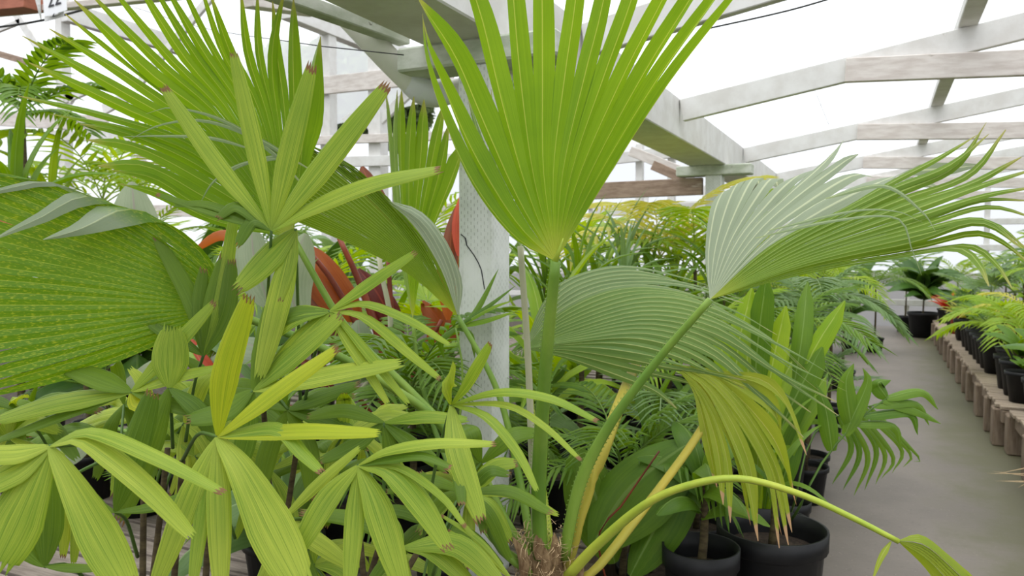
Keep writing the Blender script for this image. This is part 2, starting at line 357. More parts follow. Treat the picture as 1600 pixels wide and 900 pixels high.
# ------------------------------------------------------------------ leaf builders
def fan_leaf(name, parent, hub, keys, nseg, split, mat, pleat=0.35, nr=16, jit=0.006, silver=None, dry=0.0, seed=1, tone=None, swide=1.0, tap=1.25):
    """costapalmate fan: keys = [(segment index, [(px, py, depth), ...])] traced along single segments from the hub out."""
    rg = random.Random(seed)
    hubw = P(*hub)
    ks = [float(k) for k, _ in keys]
    cv = [spline([hubw] + [P(*p) for p in pts], nr) for _, pts in keys]
    def at(s):
        s = min(max(s, ks[0]), ks[-1])
        i = max(0, min(len(ks) - 2, int(np.searchsorted(ks, s, 'right')) - 1))
        u = (s - ks[i]) / (ks[i + 1] - ks[i])
        return cv[i] * (1 - u) + cv[i + 1] * u
    mb = MB(); ts = np.linspace(0, 1, nr + 1)
    for i in range(nseg):
        a, b = ks[0] + (ks[-1] - ks[0]) * i / nseg, ks[0] + (ks[-1] - ks[0]) * (i + 1) / nseg
        A, B, S = at(a), at(b), at((a + b) / 2).copy()
        S0 = (A + B) / 2
        S = S0 * 0.5 + S * 0.5
        g = np.gradient(S, axis=0)
        nn = np.cross(B - A, g); nn /= (np.linalg.norm(nn, axis=1)[:, None] + 1e-9)
        nn[0] = nn[1]
        sp = split + rg.uniform(-0.035, 0.035)
        hw = np.linalg.norm(B - A, axis=1) / 2
        hs = np.interp(sp, ts, hw)
        x = np.clip((ts - sp) / (1 - sp), 0, 1)
        wv = np.where(ts <= sp, hw, np.minimum(hw, hs * swide) * (1 - x ** tap) + 0.0012)
        dirv = (B - A); dirv /= (np.linalg.norm(dirv, axis=1)[:, None] + 1e-9); dirv[0] = dirv[1]
        jv = np.array([rg.gauss(0, 1) for _ in range(3)]) * jit
        S = S + jv[None, :] * (x[:, None] ** 1.5) * 3
        pl = (wv * pleat)[:, None]
        Lp, Rp, Mp = S - dirv * wv[:, None] - nn * pl * 0.5, S + dirv * wv[:, None] - nn * pl * 0.5, S + nn * pl * 0.5
        sil = 0.0
        if silver: sil = silver((a + b) / 2, ts)
        tn0 = rg.uniform(0.1, 0.9) if tone is None else tone + rg.uniform(-0.15, 0.15)
        vs = np.vstack([Lp, Mp, Mp, Rp]); n1 = nr + 1
        fs = []
        for r_ in range(nr):
            fs.append((r_, n1 + r_, n1 + r_ + 1, r_ + 1))
            fs.append((2 * n1 + r_, 3 * n1 + r_, 3 * n1 + r_ + 1, 2 * n1 + r_ + 1))
        uv = [(i + 0.0, t) for t in ts] + [(i + 0.5, t) for t in ts] * 2 + [(i + 1.0, t) for t in ts]
        sv = np.broadcast_to(np.asarray(sil, float), ts.shape)
        dv = np.clip(dry * np.clip((ts - 0.86) / 0.1, 0, 1), 0, 1)
        tn = [(tn0, sv[j], dv[j]) for j in range(n1)] * 4
        mb.add(vs, fs, uv, tn)
    return obj(name, mb.data(name, mat, np.array(parent.location)), parent)

def blade(mb, pts, hw, n=12, ribs=3, prof='lady', nhint=None, pleat=0.22, dry=0.0, tone=0.5, rg=rng, jag=0.02, silver=0.0):
    """one leaflet with lengthwise folds; pts in world space, hw half width in metres"""
    c = spline(pts, n); T = np.gradient(c, axis=0); m = 2 * ribs + 1
    vs, uv, tn, fs = [], [], [], []
    for i in range(n + 1):
        t = i / n; tg = unit(T[i])
        nh = np.array(nhint) if nhint is not None else unit(CAM - c[i]) * 0.8 + np.array([0, 0, 0.6])
        s = unit(np.cross(tg, nh)); nv = np.cross(s, tg)
        if prof == 'lady': w = hw * (0.14 + 0.86 * min(1, t / 0.36) ** 0.75) * (1 - 0.50 * max(0, (t - 0.5) / 0.5) ** 1.8)
        elif prof == 'wide': w = hw * (0.14 + 0.86 * min(1, t / 0.62) ** 0.7) * (1 - 0.35 * max(0, (t - 0.7) / 0.3) ** 1.8)
        elif prof == 'spoon': w = hw * (0.14 + 0.86 * min(1, max(0, (t - 0.25) / 0.35)) ** 0.8) * (1 if t < 0.8 else max(0.08, math.sqrt(max(0, 1 - ((t - 0.8) / 0.2) ** 2))))
        elif prof == 'lance': w = hw * max(0.03, math.sin(math.pi * min(1, (t * 0.93 + 0.07)) ** 0.75) ** 0.8)
        elif prof == 'oval': w = hw * max(0.03, math.sin(math.pi * (t * 0.97 + 0.02)) ** 0.6)
        else: w = hw * max(0.04, (min(1, 0.25 + t * 3)) * (1 - t ** 2.2))
        for j in range(m):
            a = j / (m - 1) * 2 - 1
            z = (1 if j % 2 else -1) * pleat * w / ribs
            p = c[i] + s * a * w + nv * z - nv * 0.18 * w * a * a
            if i == n and prof in ('lady', 'wide'): p = p + tg * hw * ((0.22 if j % 2 else -0.30) + rg.uniform(-0.2, 0.2))
            vs.append(p); uv.append((j / (m - 1) * ribs, t)); tn.append((tone, silver, dry if t > 0.93 else 0.0))
    for i in range(n):
        for j in range(m - 1):
            fs.append((i * m + j, i * m + j + 1, (i + 1) * m + j + 1, (i + 1) * m + j))
    return mb.add(vs, fs, uv, tn)
def scl(px, d): return px * d / FPX

def pot_data(r, h, mat, name='pot'):
    mb = MB()
    lathe(mb, [(0.0, 0.0), (r * 0.78, 0.0), (r * 0.97, h * 0.86), (r, h * 0.87), (r * 1.05, h * 0.88), (r * 1.06, h), (r * 1.0, h), (r * 0.98, h * 0.9), (r * 0.94, h * 0.82)])
    return mb.data(name, mat)
def soil_data(r, h):
    mb = MB(); lathe(mb, [(0.0, h * 0.86), (r * 0.5, h * 0.87), (r * 0.96, h * 0.84)]); return mb.data('soil', M['soil'])

# ================================================================== THE SETTING
tag(box('floor', (-1.0, -2.5, -0.06), (1.0, 17.5, 0.0), M['concrete'], b=0.01), kind='structure', label='grey concrete aisle with moss along the bench foot')
mb = MB(); mb.add([(-40, -8, -0.065), (40, -8, -0.065), (40, 60, -0.065), (-40, 60, -0.065)], [(0, 1, 2, 3)])
tag(obj('floor_soil', mb.data('floor_soil', M['dirt'])), kind='structure', label='dark soil under the benches')

roof = empty('ceiling', (0, 8, 2.3), kind='structure', label='whitewashed timber roof frame under translucent film')
RY = [3.25] + [2.5 + 2.6 * k for k in range(1, 6)]
SL = 0.165
def zr(x): return 2.365 + SL * (x + 1.2)
for i, y in enumerate(RY):
    a, b = (-1.2, y, zr(-1.2) + 0.072), (2.45, y, zr(2.45) + 0.072)
    timber('rafter', a, b, 0.145, 0.05, M['white'], roof)
    timber('rafter', b, (6.1, y, zr(-1.2) + 0.072), 0.145, 0.05, M['white'], roof)
    if i: timber('collar_tie', (-0.21, y - 0.05, 2.587), (2.9, y - 0.05, 2.417), 0.14, 0.045, M['worn'], roof)
for x in (0.42, 2.0, 3.6):
    zz = zr(min(x, 4.9 - x)) + 0.145 + 0.03
    timber('purlin', (x, -2, zz), (x, 17.2, zz), 0.06, 0.10, M['white'], roof)
mb = MB()
zt = lambda x: zr(x) + 0.215
for a, b in ((-1.3, 2.45), (2.45, 6.2)):
    za, zb = (zt(a), zt(b)) if a < 2 else (zt(2.45), zt(-1.3))
    n = len(mb.v); mb.add([(a, -3, za), (b, -3, zb), (b, 17.3, zb), (a, 17.3, za)], [(0, 1, 2, 3)])
obj('roof_film', mb.data('roof_film', M['film'], roof.location, False), roof)
mb = MB()
for a, za, b, zb in ((-1.45, 2.56, -2.6, 3.7), (-2.6, 3.7, -6.0, 5.3), (-6.0, 5.3, -9.5, 5.6), (-9.5, 5.6, -15, 4.9)):
    mb.add([(a, -3, za), (b, -3, zb), (b, 17.3, zb), (a, 17.3, za)], [(0, 1, 2, 3)])
obj('roof_film', mb.data('roof_film', M['film'], roof.location, False), roof)
# hair-thin tie wires under the film
def wire(name, pts, r, label, cat='wire'):
    o_ = np.array(pts[0]); m_ = MB(); tube(m_, pts, r, r, 10, 5)
    return tag(obj(name, m_.data(name, M['wire'], o_), None, o_), label, cat)
wire('wire', [PY(1100, 46, 2.6), PY(1230, 17, 2.6), PY(1330, -12, 2.6)], 0.0028, 'thin green wire strung below the nearest rafter')
wire('wire', [PY(1226, 12, 6.0), PY(1262, 112, 6.0), PY(1295, 195, 6.0)], 0.0016, 'hair thin wire hanging from the roof film')
wire('wire', [PY(-30, 46, 4.2), PY(60, 33, 4.2), PY(150, 10, 4.2), PY(230, -8, 4.2)], 0.010, 'black cable running past the number card')
wire('wire', [PY(190, 5, 3.5), PY(310, 42, 3.2), P(480, 69, 2.72), P(560, 79, 2.72), P(631, 86, 2.74)], 0.002, 'thin grey wire tied to the bolster end')

# main beam on posts
beam = box('beam', (-1.53, -1.5, 2.26), (-1.215, 16.8, 2.52), M['white'])
tag(beam, 'heavy white painted box beam running over the posts', 'beam')
M['post'] = post_mat('incised_white_post')
for k, y in enumerate((2.51, 6.85, 11.2)):
    lab = ['white painted post with incised marks and a crack behind the fan palm crown', 'white post beside the brown cross board', 'white post at the far end of the aisle bench'][k]
    t = empty('post', (-1.315, y, 0), lab, 'post')
    box('shaft', (-1.385, y - 0.07, 0), (-1.245, y + 0.07, 2.172), M['post'], t)
    box('bolster', (-1.64, y - 0.085, 2.172), (-1.0, y + 0.085, 2.26), M['bolster'], t, 0.008)
    if k == 0:
        cr = MB()
        pts = [(720, 366), (727, 372), (729, 383), (740, 398), (747, 410), (752, 422), (755, 440), (757, 452)]
        q = [PY(x, yy, y - 0.0715) for x, yy in pts]
        vs = []
        for j, p_ in enumerate(q):
            w_ = 0.0022 * (1 - 0.5 * j / len(q)) + 0.0004
            vs += [p_ + np.array([-w_, 0, 0]), p_ + np.array([w_, 0, 0]), p_ + np.array([w_, 0.004, 0]), p_ + np.array([-w_, 0.004, 0])]
        fs = []
        for j in range(len(q) - 1):
            for e in range(4): fs.append((j * 4 + e, j * 4 + (e + 1) % 4, j * 4 + 4 + (e + 1) % 4, j * 4 + 4 + e))
        cr.add(vs, fs); obj('crack', cr.data('crack', M['ink'], np.array(t.location), False), t)
plank = timber('plank', PZ(380, -28, 2.32), PZ(632, 62, 2.32), 0.045, 0.06, M['bolster'])
tag(plank, 'greenish plank running alongside the box beam', 'plank')
# drain pipe
dp = empty('drain_pipe', P(600, 90, 2.95), 'white plastic drain pipe with a grey elbow slanting under the beam', 'pipe')
m_ = MB(); tube(m_, [P(535, 15, 2.86), P(600, 85, 2.93), P(652, 138, 3.0)], 0.049, 0.049, 10, 18)
obj('pipe', m_.data('pipe', M['pipe'], np.array(dp.location)), dp)
m_ = MB(); tube(m_, [P(641, 124, 2.99), P(660, 141, 3.0), P(680, 146, 3.02), P(704, 141, 3.04)], 0.056, 0.054, 12, 18)
obj('elbow', m_.data('elbow', M['pipe_fit'], np.array(dp.location)), dp)
m_ = MB(); tube(m_, [P(690, 144, 3.03), P(760, 134, 3.08), P(850, 128, 3.14)], 0.044, 0.044, 8, 16)
obj('pipe', m_.data('pipe', M['pipe'], np.array(dp.location)), dp)

# left bay framing (whitewashed partition trusses about eight metres back)
part = empty('wall_partition', (-7, 7.6, 0), kind='structure', label='whitewashed timber partition frame of the next bay')
YP = 7.6
def upright(x, y0, w=0.15, Y=YP, m='white', zb=0.0):
    q = PY(x, y0, Y); box('stud', (q[0] - w / 2, Y - w / 2, zb), (q[0] + w / 2, Y + w / 2, q[2]), M[m], part)
for x, y0 in ((95, -60), (512, 40), (590, 78), (216, 225)): upright(x, y0, 0.15 if x < 550 else 0.17)
def brd(a, b, h, m='white', Y=YP, w=0.05, name='board', dy=0.0):
    timber(name, PY(a[0], a[1], Y) + np.array([0, dy, 0]), PY(b[0], b[1], Y) + np.array([0, dy, 0]), h, w, M[m], part)
brd((-60, 184), (178, 195), 0.22, 'worn', dy=-0.1)
brd((88, 213), (400, 219), 0.15, dy=-0.11)
brd((118, 273), (440, 273), 0.17, dy=-0.1)
brd((502, 138), (716, 116), 0.21, 'worn', dy=-0.11)
brd((520, 255), (716, 250), 0.12, dy=-0.11)
brd((500, 222), (716, 214), 0.10, 'worn', dy=-0.12)
brd((-40, 330), (716, 330), 0.16, 'worn', dy=-0.12)
for a, b, h in (((28, 22), (118, 158), 0.14), ((338, -10), (215, 138), 0.12), ((100, 158), (172, 128), 0.12), ((-10, 132), (42, 176), 0.12),
                ((580, 205), (645, 143), 0.11), ((165, 172), (205, 150), 0.15), ((-10, 52), (36, 34), 0.08), ((540, 190), (600, 150), 0.07)):
    brd(a, b, h, dy=-0.03, name='brace')
brd((-30, 76), (46, 98), 0.10, 'brownwood', name='brace')
for a, b, h, X, m in (((445, 12), (640, 92), 0.24, -6.1, 'white'), ((100, 18), (285, 74), 0.28, -10.9, 'white'), ((385, 2), (492, 17), 0.09, -4.6, 'worn')):
    timber('plate', PX(a[0], a[1], X), PX(b[0], b[1], X), h, 0.14, M[m], part)
_p, part = part, roof
brd((925, 299), (1098, 291), 0.15, 'brownwood', Y=6.87, w=0.06, name='board')
brd((985, 236), (1085, 276), 0.11, 'worn', Y=8.4, name='brace')
brd((1020, 258), (1070, 280), 0.09, 'brownwood', Y=7.2, name='brace')
brd((930, 330), (1180, 322), 0.14, 'white', Y=9.5)
brd((930, 382), (1180, 380), 0.12, 'white', Y=10.5)
brd((960, 248), (1100, 232), 0.14, 'white', Y=9.5)
for x in (1000, 1050): upright(x, 225, 0.09, 9.6, zb=1.5)
part = _p
rb = timber('board', PY(-60, 14, 4.0), PY(53, 3, 4.0), 0.125, 0.16, M['redwood'], None); tag(rb, 'red stained board end up beside the number card', 'board')
gb = timber('rail', PY(-60, 26, 4.1), PY(330, -12, 4.1), 0.05, 0.07, M['worn']); tag(gb, 'grey rail behind the number card', 'rail')

# number card in a plastic sleeve
sg = empty('number_card', PY(86, 4, 3.9), 'white number card reading 22 hung from the rail', 'sign')
def card(px0, py0, px1, py1, Y, mat, name, tilt=-0.06, th=0.004):
    a, b = PY(px0, py0, Y), PY(px1, py1, Y)
    w, h = abs(b[0] - a[0]), abs(b[2] - a[2]); c = (a + b) / 2
    me = bevelled([(x * w / 2, y * th / 2, z * h / 2) for x in (-1, 1) for y in (-1, 1) for z in (-1, 1)], BOXF, mat, name, 0.001)
    return obj(name, me, sg, c - np.array(sg.location), (0, tilt, 0))
card(67, -22, 104, 18, 3.9, M['sign'], 'card')
card(69, 15, 100, 27, 3.93, M['bag'], 'sleeve_edge')
card(76, 26, 91, 21, 3.9, M['bag'], 'clip_plate')
m_ = MB(); tube(m_, [PY(57, -20, 3.93), PY(60, 5, 3.9), PY(64, 30, 3.92)], 0.03, 0.006, 8, 7); obj('plastic_wrap', m_.data('plastic_wrap', M['bag'], np.array(sg.location), False), sg)
def text_mesh(txt, size, mat, name, ext=0.0006):
    cu = bpy.data.curves.new(name, 'FONT'); cu.body = txt; cu.size = size; cu.extrude = ext; cu.align_x = 'CENTER'
    to = bpy.data.objects.new(name + '_tmp', cu); COL.objects.link(to)
    bpy.context.view_layer.update()
    me = bpy.data.meshes.new_from_object(to.evaluated_get(bpy.context.evaluated_depsgraph_get()))
    bpy.data.objects.remove(to); me.materials.clear(); me.materials.append(mat); me.name = name; return me
tm = text_mesh('22', 0.165, M['ink'], 'numerals')
q = PY(85, 9, 3.893); obj('numerals', tm, sg, q - np.array(sg.location), (math.pi / 2, -0.06, 0))
m_ = MB()
for a, b in (((82.6, 25.8), (84.5, 21)), ((82.6, 25.8), (86.5, 25.3))): tube(m_, [PY(*a, 3.89), PY(*b, 3.89)], 0.004, 0.003, 2, 5)
obj('clip', m_.data('clip', M['ink'], np.array(sg.location)), sg)

# end and side walls
we = empty('wall_end', (0, 17.4, 0), kind='structure', label='whitewashed end wall of studs and rails with film behind')
for x in np.arange(-13, 6.2, 1.35): box('stud', (x - 0.045, 17.35, 0), (x + 0.045, 17.45, 3.0), M['white'], we)
for z in (0.5, 1.05, 1.6, 2.1, 2.6): box('rail', (-13.5, 17.3, z - 0.06), (6.3, 17.35, z + 0.06), M['white'], we)
mb = MB(); mb.add([(-14, 17.5, 0), (6.4, 17.5, 0), (6.4, 17.5, 4), (-14, 17.5, 4)], [(0, 1, 2, 3)])
obj('wall_film', mb.data('wall_film', M['film'], we.location, False), we)
wr = empty('wall_right', (6.2, 8, 0), kind='structure', label='whitewashed side wall beyond the right hand benches')
for y in np.arange(0, 17.3, 1.3): box('stud', (6.15, y - 0.045, 0), (6.25, y + 0.045, 2.4), M['white'], wr)
for z in (0.7, 1.5, 2.3): box('rail', (6.1, -2, z - 0.06), (6.15, 17.3, z + 0.06), M['white'], wr)
mb = MB(); mb.add([(6.3, -3, 0), (6.3, 17.4, 0), (6.3, 17.4, 2.6), (6.3, -3, 2.6)], [(0, 1, 2, 3)])
obj('wall_film', mb.data('wall_film', M['film'], wr.location, False), wr)

# ================================================================== BENCHES
ZB = 0.33
def bench(name, x0, x1, y0, y1, m, label, edge, pitch=0.115, skip=()):
    t = empty(name, ((x0 + x1) / 2, y0, 0), label, 'bench', 'timber slat benches')
    sm = bevelled([(x * (x1 - x0) / 2, y * 0.046, z * 0.014) for x in (-1, 1) for y in (-1, 1) for z in (-1, 1)], BOXF, M[m], 'slat', 0.004)
    y = y0; k = 0
    rr = random.Random(k)
    while y < y1:
        if any(abs(y + 0.05 - py) < 0.13 for py in (2.51, 6.85, 11.2)) and x0 < -1.3 < x1:   # boards stop either side of the post
            for a_, b_ in ((x0, -1.40), (-1.23, x1)): box('slat', (a_, y, ZB - 0.03), (b_, y + 0.092, ZB - 0.002), M[m], t, 0.004)
            y += pitch; continue
        obj('slat', sm, t, (rr.uniform(-0.02, 0.02), y - y0 + 0.05, ZB - 0.016 + rr.uniform(-0.002, 0.002)), (0, 0, rr.uniform(-0.008, 0.008))); y += pitch
    for ex in ((x0 + 0.05, x1 - 0.05)):
        box('bearer', (ex - 0.03, y0, ZB - 0.13), (ex + 0.03, y1, ZB - 0.032), M['leg'], t)
    ex = x0 + 0.035 if edge == 'x0' else x1 - 0.035
    y = y0 + 0.1; k = 0
    while y < y1:
        w = (0.16, 0.10, 0.19)[k % 3]
        box('leg', (ex - 0.06, y, 0), (ex + 0.06, y + w, ZB - 0.036), M['leg'], t, 0.01); y += 0.52 + 0.14 * (k % 3); k += 1
    return t
bench('bench', 0.84, 2.6, 6.85, 16.8, 'slat_tan', 'low tan slat bench of black pots along the far aisle', 'x0')
bench('bench', 0.90, 2.6, 2.6, 6.70, 'slat_tan', 'low tan slat bench section with dry straw at its foot', 'x0')
bench('bench', -4.6, -1.0, 0.55, 4.6, 'slat', 'weathered grey slat bench under the lady palms', 'x1')
bench('bench', -4.6, -1.0, 4.75, 15.5, 'slat', 'weathered slat bench behind the post hidden by foliage', 'x1', 0.16)

# ================================================================== THE BIG FAN PALM
base = P(856, 890, 2.12); base[2] = 0.0
fp = empty('fan_palm', base, 'large fan palm with toothed green stalks rising from a shaggy brown crown', 'palm')
crown = P(850, 868, 2.12)
def d3(pts, d0, d1):
    n = max(1, len(pts) - 1); return [(x, y, d0 + (d1 - d0) * i / n) for i, (x, y) in enumerate(pts)]
def petiole(parent, pts, r0, r1, mat, name='leaf_stalk', k=9, n=22, flat=0.7, teeth=0):
    m_ = MB(); w = [P(*p) for p in pts]; tube(m_, w, r0, r1, n, k, flat)
    if teeth:
        c = spline(w, teeth); T = np.gradient(c, axis=0)
        for i in range(2, teeth):
            t_ = unit(T[i]); s_ = unit(np.cross(t_, unit(CAM - c[i]))); r_ = r0 + (r1 - r0) * i / teeth
            for sg_ in (-1, 1):
                p_ = c[i] + s_ * sg_ * r_ * 0.97
                m_.add([p_ - t_ * 0.003, p_ + t_ * 0.003, p_ + s_ * sg_ * 0.0035 + t_ * 0.002, p_ + unit(np.cross(s_, t_)) * 0.002], [(0, 1, 2), (1, 3, 2), (3, 0, 2)])
    return obj(name, m_.data(name, mat, np.array(parent.location)), parent)
def up_(stalk, leaf): leaf.parent = stalk; return leaf           # leaf becomes a sub-part of its stalk (same origin)

# 1: tall upright leaf in the middle
s = petiole(fp, [(845, 872, 2.10), (842, 760, 2.04), (851, 590, 1.9), (868, 408, 1.76)], 0.027, 0.013, M['petiole'], teeth=70)
H1 = (868, 408, 1.76)
k1 = [(0, [(800, 372, 1.84), (735, 290, 1.92), (692, 190, 1.96), (668, 90, 1.95), (664, 0, 1.93)]),
      (1.4, [(808, 350, 1.80), (745, 250, 1.86), (705, 165, 1.88), (675, 90, 1.86), (668, 40, 1.86)]),
      (2.6, [(815, 310, 1.77), (760, 180, 1.78), (715, 70, 1.74), (650, -20, 1.72)]),
      (4.0, [(828, 280, 1.74), (795, 110, 1.70), (772, -10, 1.66), (740, -150, 1.60)]),
      (5.0, [(842, 270, 1.72), (832, 120, 1.67), (826, 0, 1.62), (818, -190, 1.55)]),
      (6.0, [(858, 270, 1.71), (866, 120, 1.65), (874, 0, 1.60), (882, -200, 1.52)]),
      (7.0, [(872, 270, 1.70), (898, 120, 1.65), (922, 0, 1.60), (950, -200, 1.52)]),
      (8.0, [(886, 270, 1.70), (928, 120, 1.65), (966, 0, 1.61), (1012, -190, 1.54)]),
      (9.0, [(898, 270, 1.71), (955, 120, 1.67), (1008, 0, 1.63), (1080, -170, 1.57)]),
      (10.0, [(910, 275, 1.73), (985, 120, 1.70), (1053, 0, 1.67), (1140, -150, 1.62)]),
      (11.0, [(920, 285, 1.76), (1010, 125, 1.74), (1094, 0, 1.72), (1180, -130, 1.69)]),
      (12.0, [(928, 295, 1.79), (1030, 130, 1.79), (1124, 0, 1.78), (1200, -105, 1.77)]),
      (13.0, [(936, 305, 1.83), (1042, 140, 1.85), (1146, 3, 1.86), (1215, -90, 1.86)])]
lf = fan_leaf('leaf', fp, H1, k1, 13, 0.46, M['fan'], 0.42, 20, 0.003, seed=3, tone=0.55, tap=2.6); up_(s, lf)
m_ = MB(); tube(m_, [P(866, 412, 1.765), P(872, 396, 1.745), P(880, 372, 1.74)], 0.008, 0.002, 6, 8, 0.4)
obj('hastula', m_.data('hastula', M['petiole_lime'], np.array(fp.location)), s)

# 8: grey stalked leaf hidden behind it
s = petiole(fp, [(838, 860, 2.16), (832, 740, 2.14), (825, 560, 2.08), (813, 385, 2.02)], 0.014, 0.011, M['petiole_grey'])
k8 = [(0, [(770, 320, 2.05), (735, 250, 2.05), (715, 190, 2.05)]), (5, [(800, 280, 2.1), (800, 190, 2.1), (805, 90, 2.1)]),
      (10, [(860, 290, 2.05), (910, 220, 2.05), (960, 150, 2.02)]), (13, [(890, 335, 2.0), (950, 275, 1.98), (1008, 200, 1.96)])]
up_(s, fan_leaf('leaf', fp, (813, 385, 2.02), k8, 13, 0.6, M['fan_grey'], 0.4, 14, 0.004, seed=5, silver=lambda a, t: 0.9 if a > 10 else 0.2))

# 3: big leaf fanned to the upper left
s = petiole(fp, [(835, 884, 2.14), (790, 815, 2.16), (735, 712, 2.2), (640, 610, 2.22), (540, 510, 2.2), (458, 372, 2.16)], 0.020, 0.013, M['petiole'])
H3 = (456, 370, 2.16)
def t3(a, b, c, d=None):
    dd = d or (2.12, 2.06, 1.98); return [(a[0], a[1], dd[0]), (b[0], b[1], dd[1]), (c[0], c[1], dd[2])]
k3 = [(0, t3((340, 352), (250, 312), (185, 288))), (2, t3((330, 325), (240, 275), (166, 277))),
      (4, t3((315, 270), (205, 222), (130, 214))), (5, t3((318, 255), (200, 205), (100, 180))), (6, t3((320, 245), (190, 192), (62, 160))),
      (7, t3((320, 235), (180, 177), (48, 133))), (8, t3((325, 232), (200, 158), (60, 66))), (9, t3((330, 225), (205, 138), (58, 52))),
      (10, t3((335, 218), (200, 108), (82, 30))), (11, t3((342, 208), (225, 122), (108, 8))),
      (12, t3((350, 200), (245, 105), (131, -8))), (13.2, t3((358, 192), (262, 95), (155, -30))), (15, t3((372, 188), (290, 80), (205, -45))),
      (17, t3((390, 185), (325, 75), (262, -45))), (19, t3((405, 185), (352, 75), (318, -45))), (21, t3((425, 188), (395, 80), (380, -30))),
      (22.5, t3((435, 190), (418, 85), (419, -8))), (24, t3((452, 195), (450, 80), (455, -8))), (25.2, t3((470, 215), (478, 110), (486, 8))),
      (26, t3((485, 245), (502, 190), (503, 136)))]
lf = fan_leaf('leaf', fp, H3, k3, 26, 0.55, M['fan'], 0.38, 16, 0.006, seed=8, tone=0.5, tap=2.6, swide=1.25); up_(s, lf)

# 2: leaf laid over to the left with a folded grey margin
s = petiole(fp, [(832, 862, 2.18), (808, 730, 2.26), (775, 605, 2.3), (714, 492, 2.34)], 0.017, 0.011, M['petiole'])
H2 = (716, 496, 2.34)
k2 = [(0, [(625, 420, 2.33), (467, 348, 2.3), (300, 285, 2.27), (205, 268, 2.25)]),
      (4, [(612, 398, 2.31), (465, 318, 2.27), (330, 262, 2.24), (205, 245, 2.24)]),
      (8, [(615, 375, 2.29), (480, 275, 2.25), (360, 215, 2.22), (230, 200, 2.22)]),
      (11, [(630, 365, 2.28), (520, 258, 2.24), (420, 200, 2.22), (300, 178, 2.22)]),
      (14, [(660, 378, 2.28), (580, 285, 2.25), (520, 245, 2.23), (455, 232, 2.22)]),
      (16, [(682, 405, 2.27), (628, 338, 2.25), (598, 305, 2.24), (560, 285, 2.24)])]
lf = fan_leaf('leaf', fp, H2, k2, 30, 0.62, M['fan_deep'], 0.3, 16, 0.006, seed=9, tone=0.7, tap=1.8); up_(s, lf)
for pts, w_ in (([(470, 285), (420, 232), (345, 186), (270, 168), (228, 178)], 5), ([(480, 262), (400, 215), (320, 188), (250, 195), (196, 222)], 5), ([(455, 245), (380, 255), (335, 282), (310, 322)], 4), ([(470, 240), (420, 245), (370, 262), (348, 285)], 4), ([(400, 235), (330, 215), (250, 212), (180, 214)], 4)):
    m_ = MB(); blade(m_, [P(x, y, 2.05) for x, y in pts], scl(w_, 2.05), 18, 1, 'grass', tone=0.7, silver=0.5)
    obj('loose_strand', m_.data('loose_strand', M['fan_deep'], np.array(fp.location)), s)
k2b = [(0, [(688, 420, 2.22), (645, 352, 2.19), (607, 317, 2.2)]), (2, [(702, 425, 2.20), (664, 352, 2.16), (612, 316, 2.18)]),
       (4, [(722, 440, 2.21), (695, 372, 2.18), (655, 328, 2.18), (606, 313, 2.2)])]
up_(s, fan_leaf('leaf_fold', fp, H2, k2b, 5, 0.8, M['fan_grey'], 0.3, 14, 0.0, seed=4, silver=lambda a, t: 0.95))

# 5: narrow upright leaf left of the post
s = petiole(fp, [(828, 888, 2.2), (760, 830, 2.45), (690, 700, 2.65), (655, 580, 2.72), (645, 498, 2.74)], 0.015, 0.010, M['petiole'])
k5 = [(0, [(624, 400, 2.72), (609, 260, 2.7), (606, 150, 2.66)]), (2, [(630, 380, 2.70), (618, 230, 2.67), (620, 128, 2.62)]),
      (4, [(640, 370, 2.69), (640, 240, 2.65), (645, 150, 2.62)]), (6, [(652, 372, 2.69), (672, 255, 2.66), (686, 160, 2.62)]),
      (8, [(662, 378, 2.70), (695, 275, 2.68), (712, 205, 2.66)]), (9, [(668, 388, 2.73), (706, 300, 2.72), (722, 262, 2.70)])]
up_(s, fan_leaf('leaf', fp, (645, 498, 2.74), k5, 8, 0.74, M['fan'], 0.4, 14, 0.004, seed=12, tone=0.7, tap=2.6, swide=1.2, silver=lambda a, t: 0.25 if a < 2 else 0))

# 4: mottled leaf on the far left
s = petiole(fp, [(830, 893, 2.1), (775, 845, 2.08), (700, 678, 2.0), (600, 598, 1.92), (495, 540, 1.84), (350, 484, 1.74)], 0.020, 0.013, M['petiole'])
H4 = (350, 484, 1.74)
k4 = [(0, [(338, 420, 1.72), (300, 372, 1.69), (246, 343, 1.66), (180, 362, 1.60), (104, 402, 1.57)]),
      (1, [(325, 420, 1.72), (245, 352, 1.67), (158, 313, 1.63), (85, 352, 1.57), (0, 374, 1.53)]),
      (2, [(312, 420, 1.71), (190, 338, 1.65), (95, 286, 1.60), (20, 302, 1.55), (-50, 330, 1.52)]),
      (3.4, [(300, 425, 1.71), (160, 335, 1.64), (10, 268, 1.57), (-120, 235, 1.53)]),
      (7, [(255, 430, 1.69), (105, 375, 1.62), (-60, 322, 1.54), (-210, 300, 1.50)]),
      (11, [(250, 462, 1.68), (100, 440, 1.60), (-60, 425, 1.52), (-230, 412, 1.47)]),
      (15, [(252, 490, 1.68), (100, 508, 1.60), (-50, 520, 1.52), (-220, 540, 1.47)]),
      (18, [(262, 512, 1.69), (140, 548, 1.62), (0, 588, 1.54), (-160, 630, 1.50)]),
      (20, [(272, 526, 1.71), (180, 566, 1.66), (70, 603, 1.60), (-70, 645, 1.55)])]
up_(s, fan_leaf('leaf', fp, H4, k4, 22, 0.62, M['fan_left'], 0.34, 18, 0.004, seed=15, tone=0.5,
                silver=lambda a, t: np.clip((t - 0.60) * 8, 0, 0.9) if a < 2.6 else 0.0))

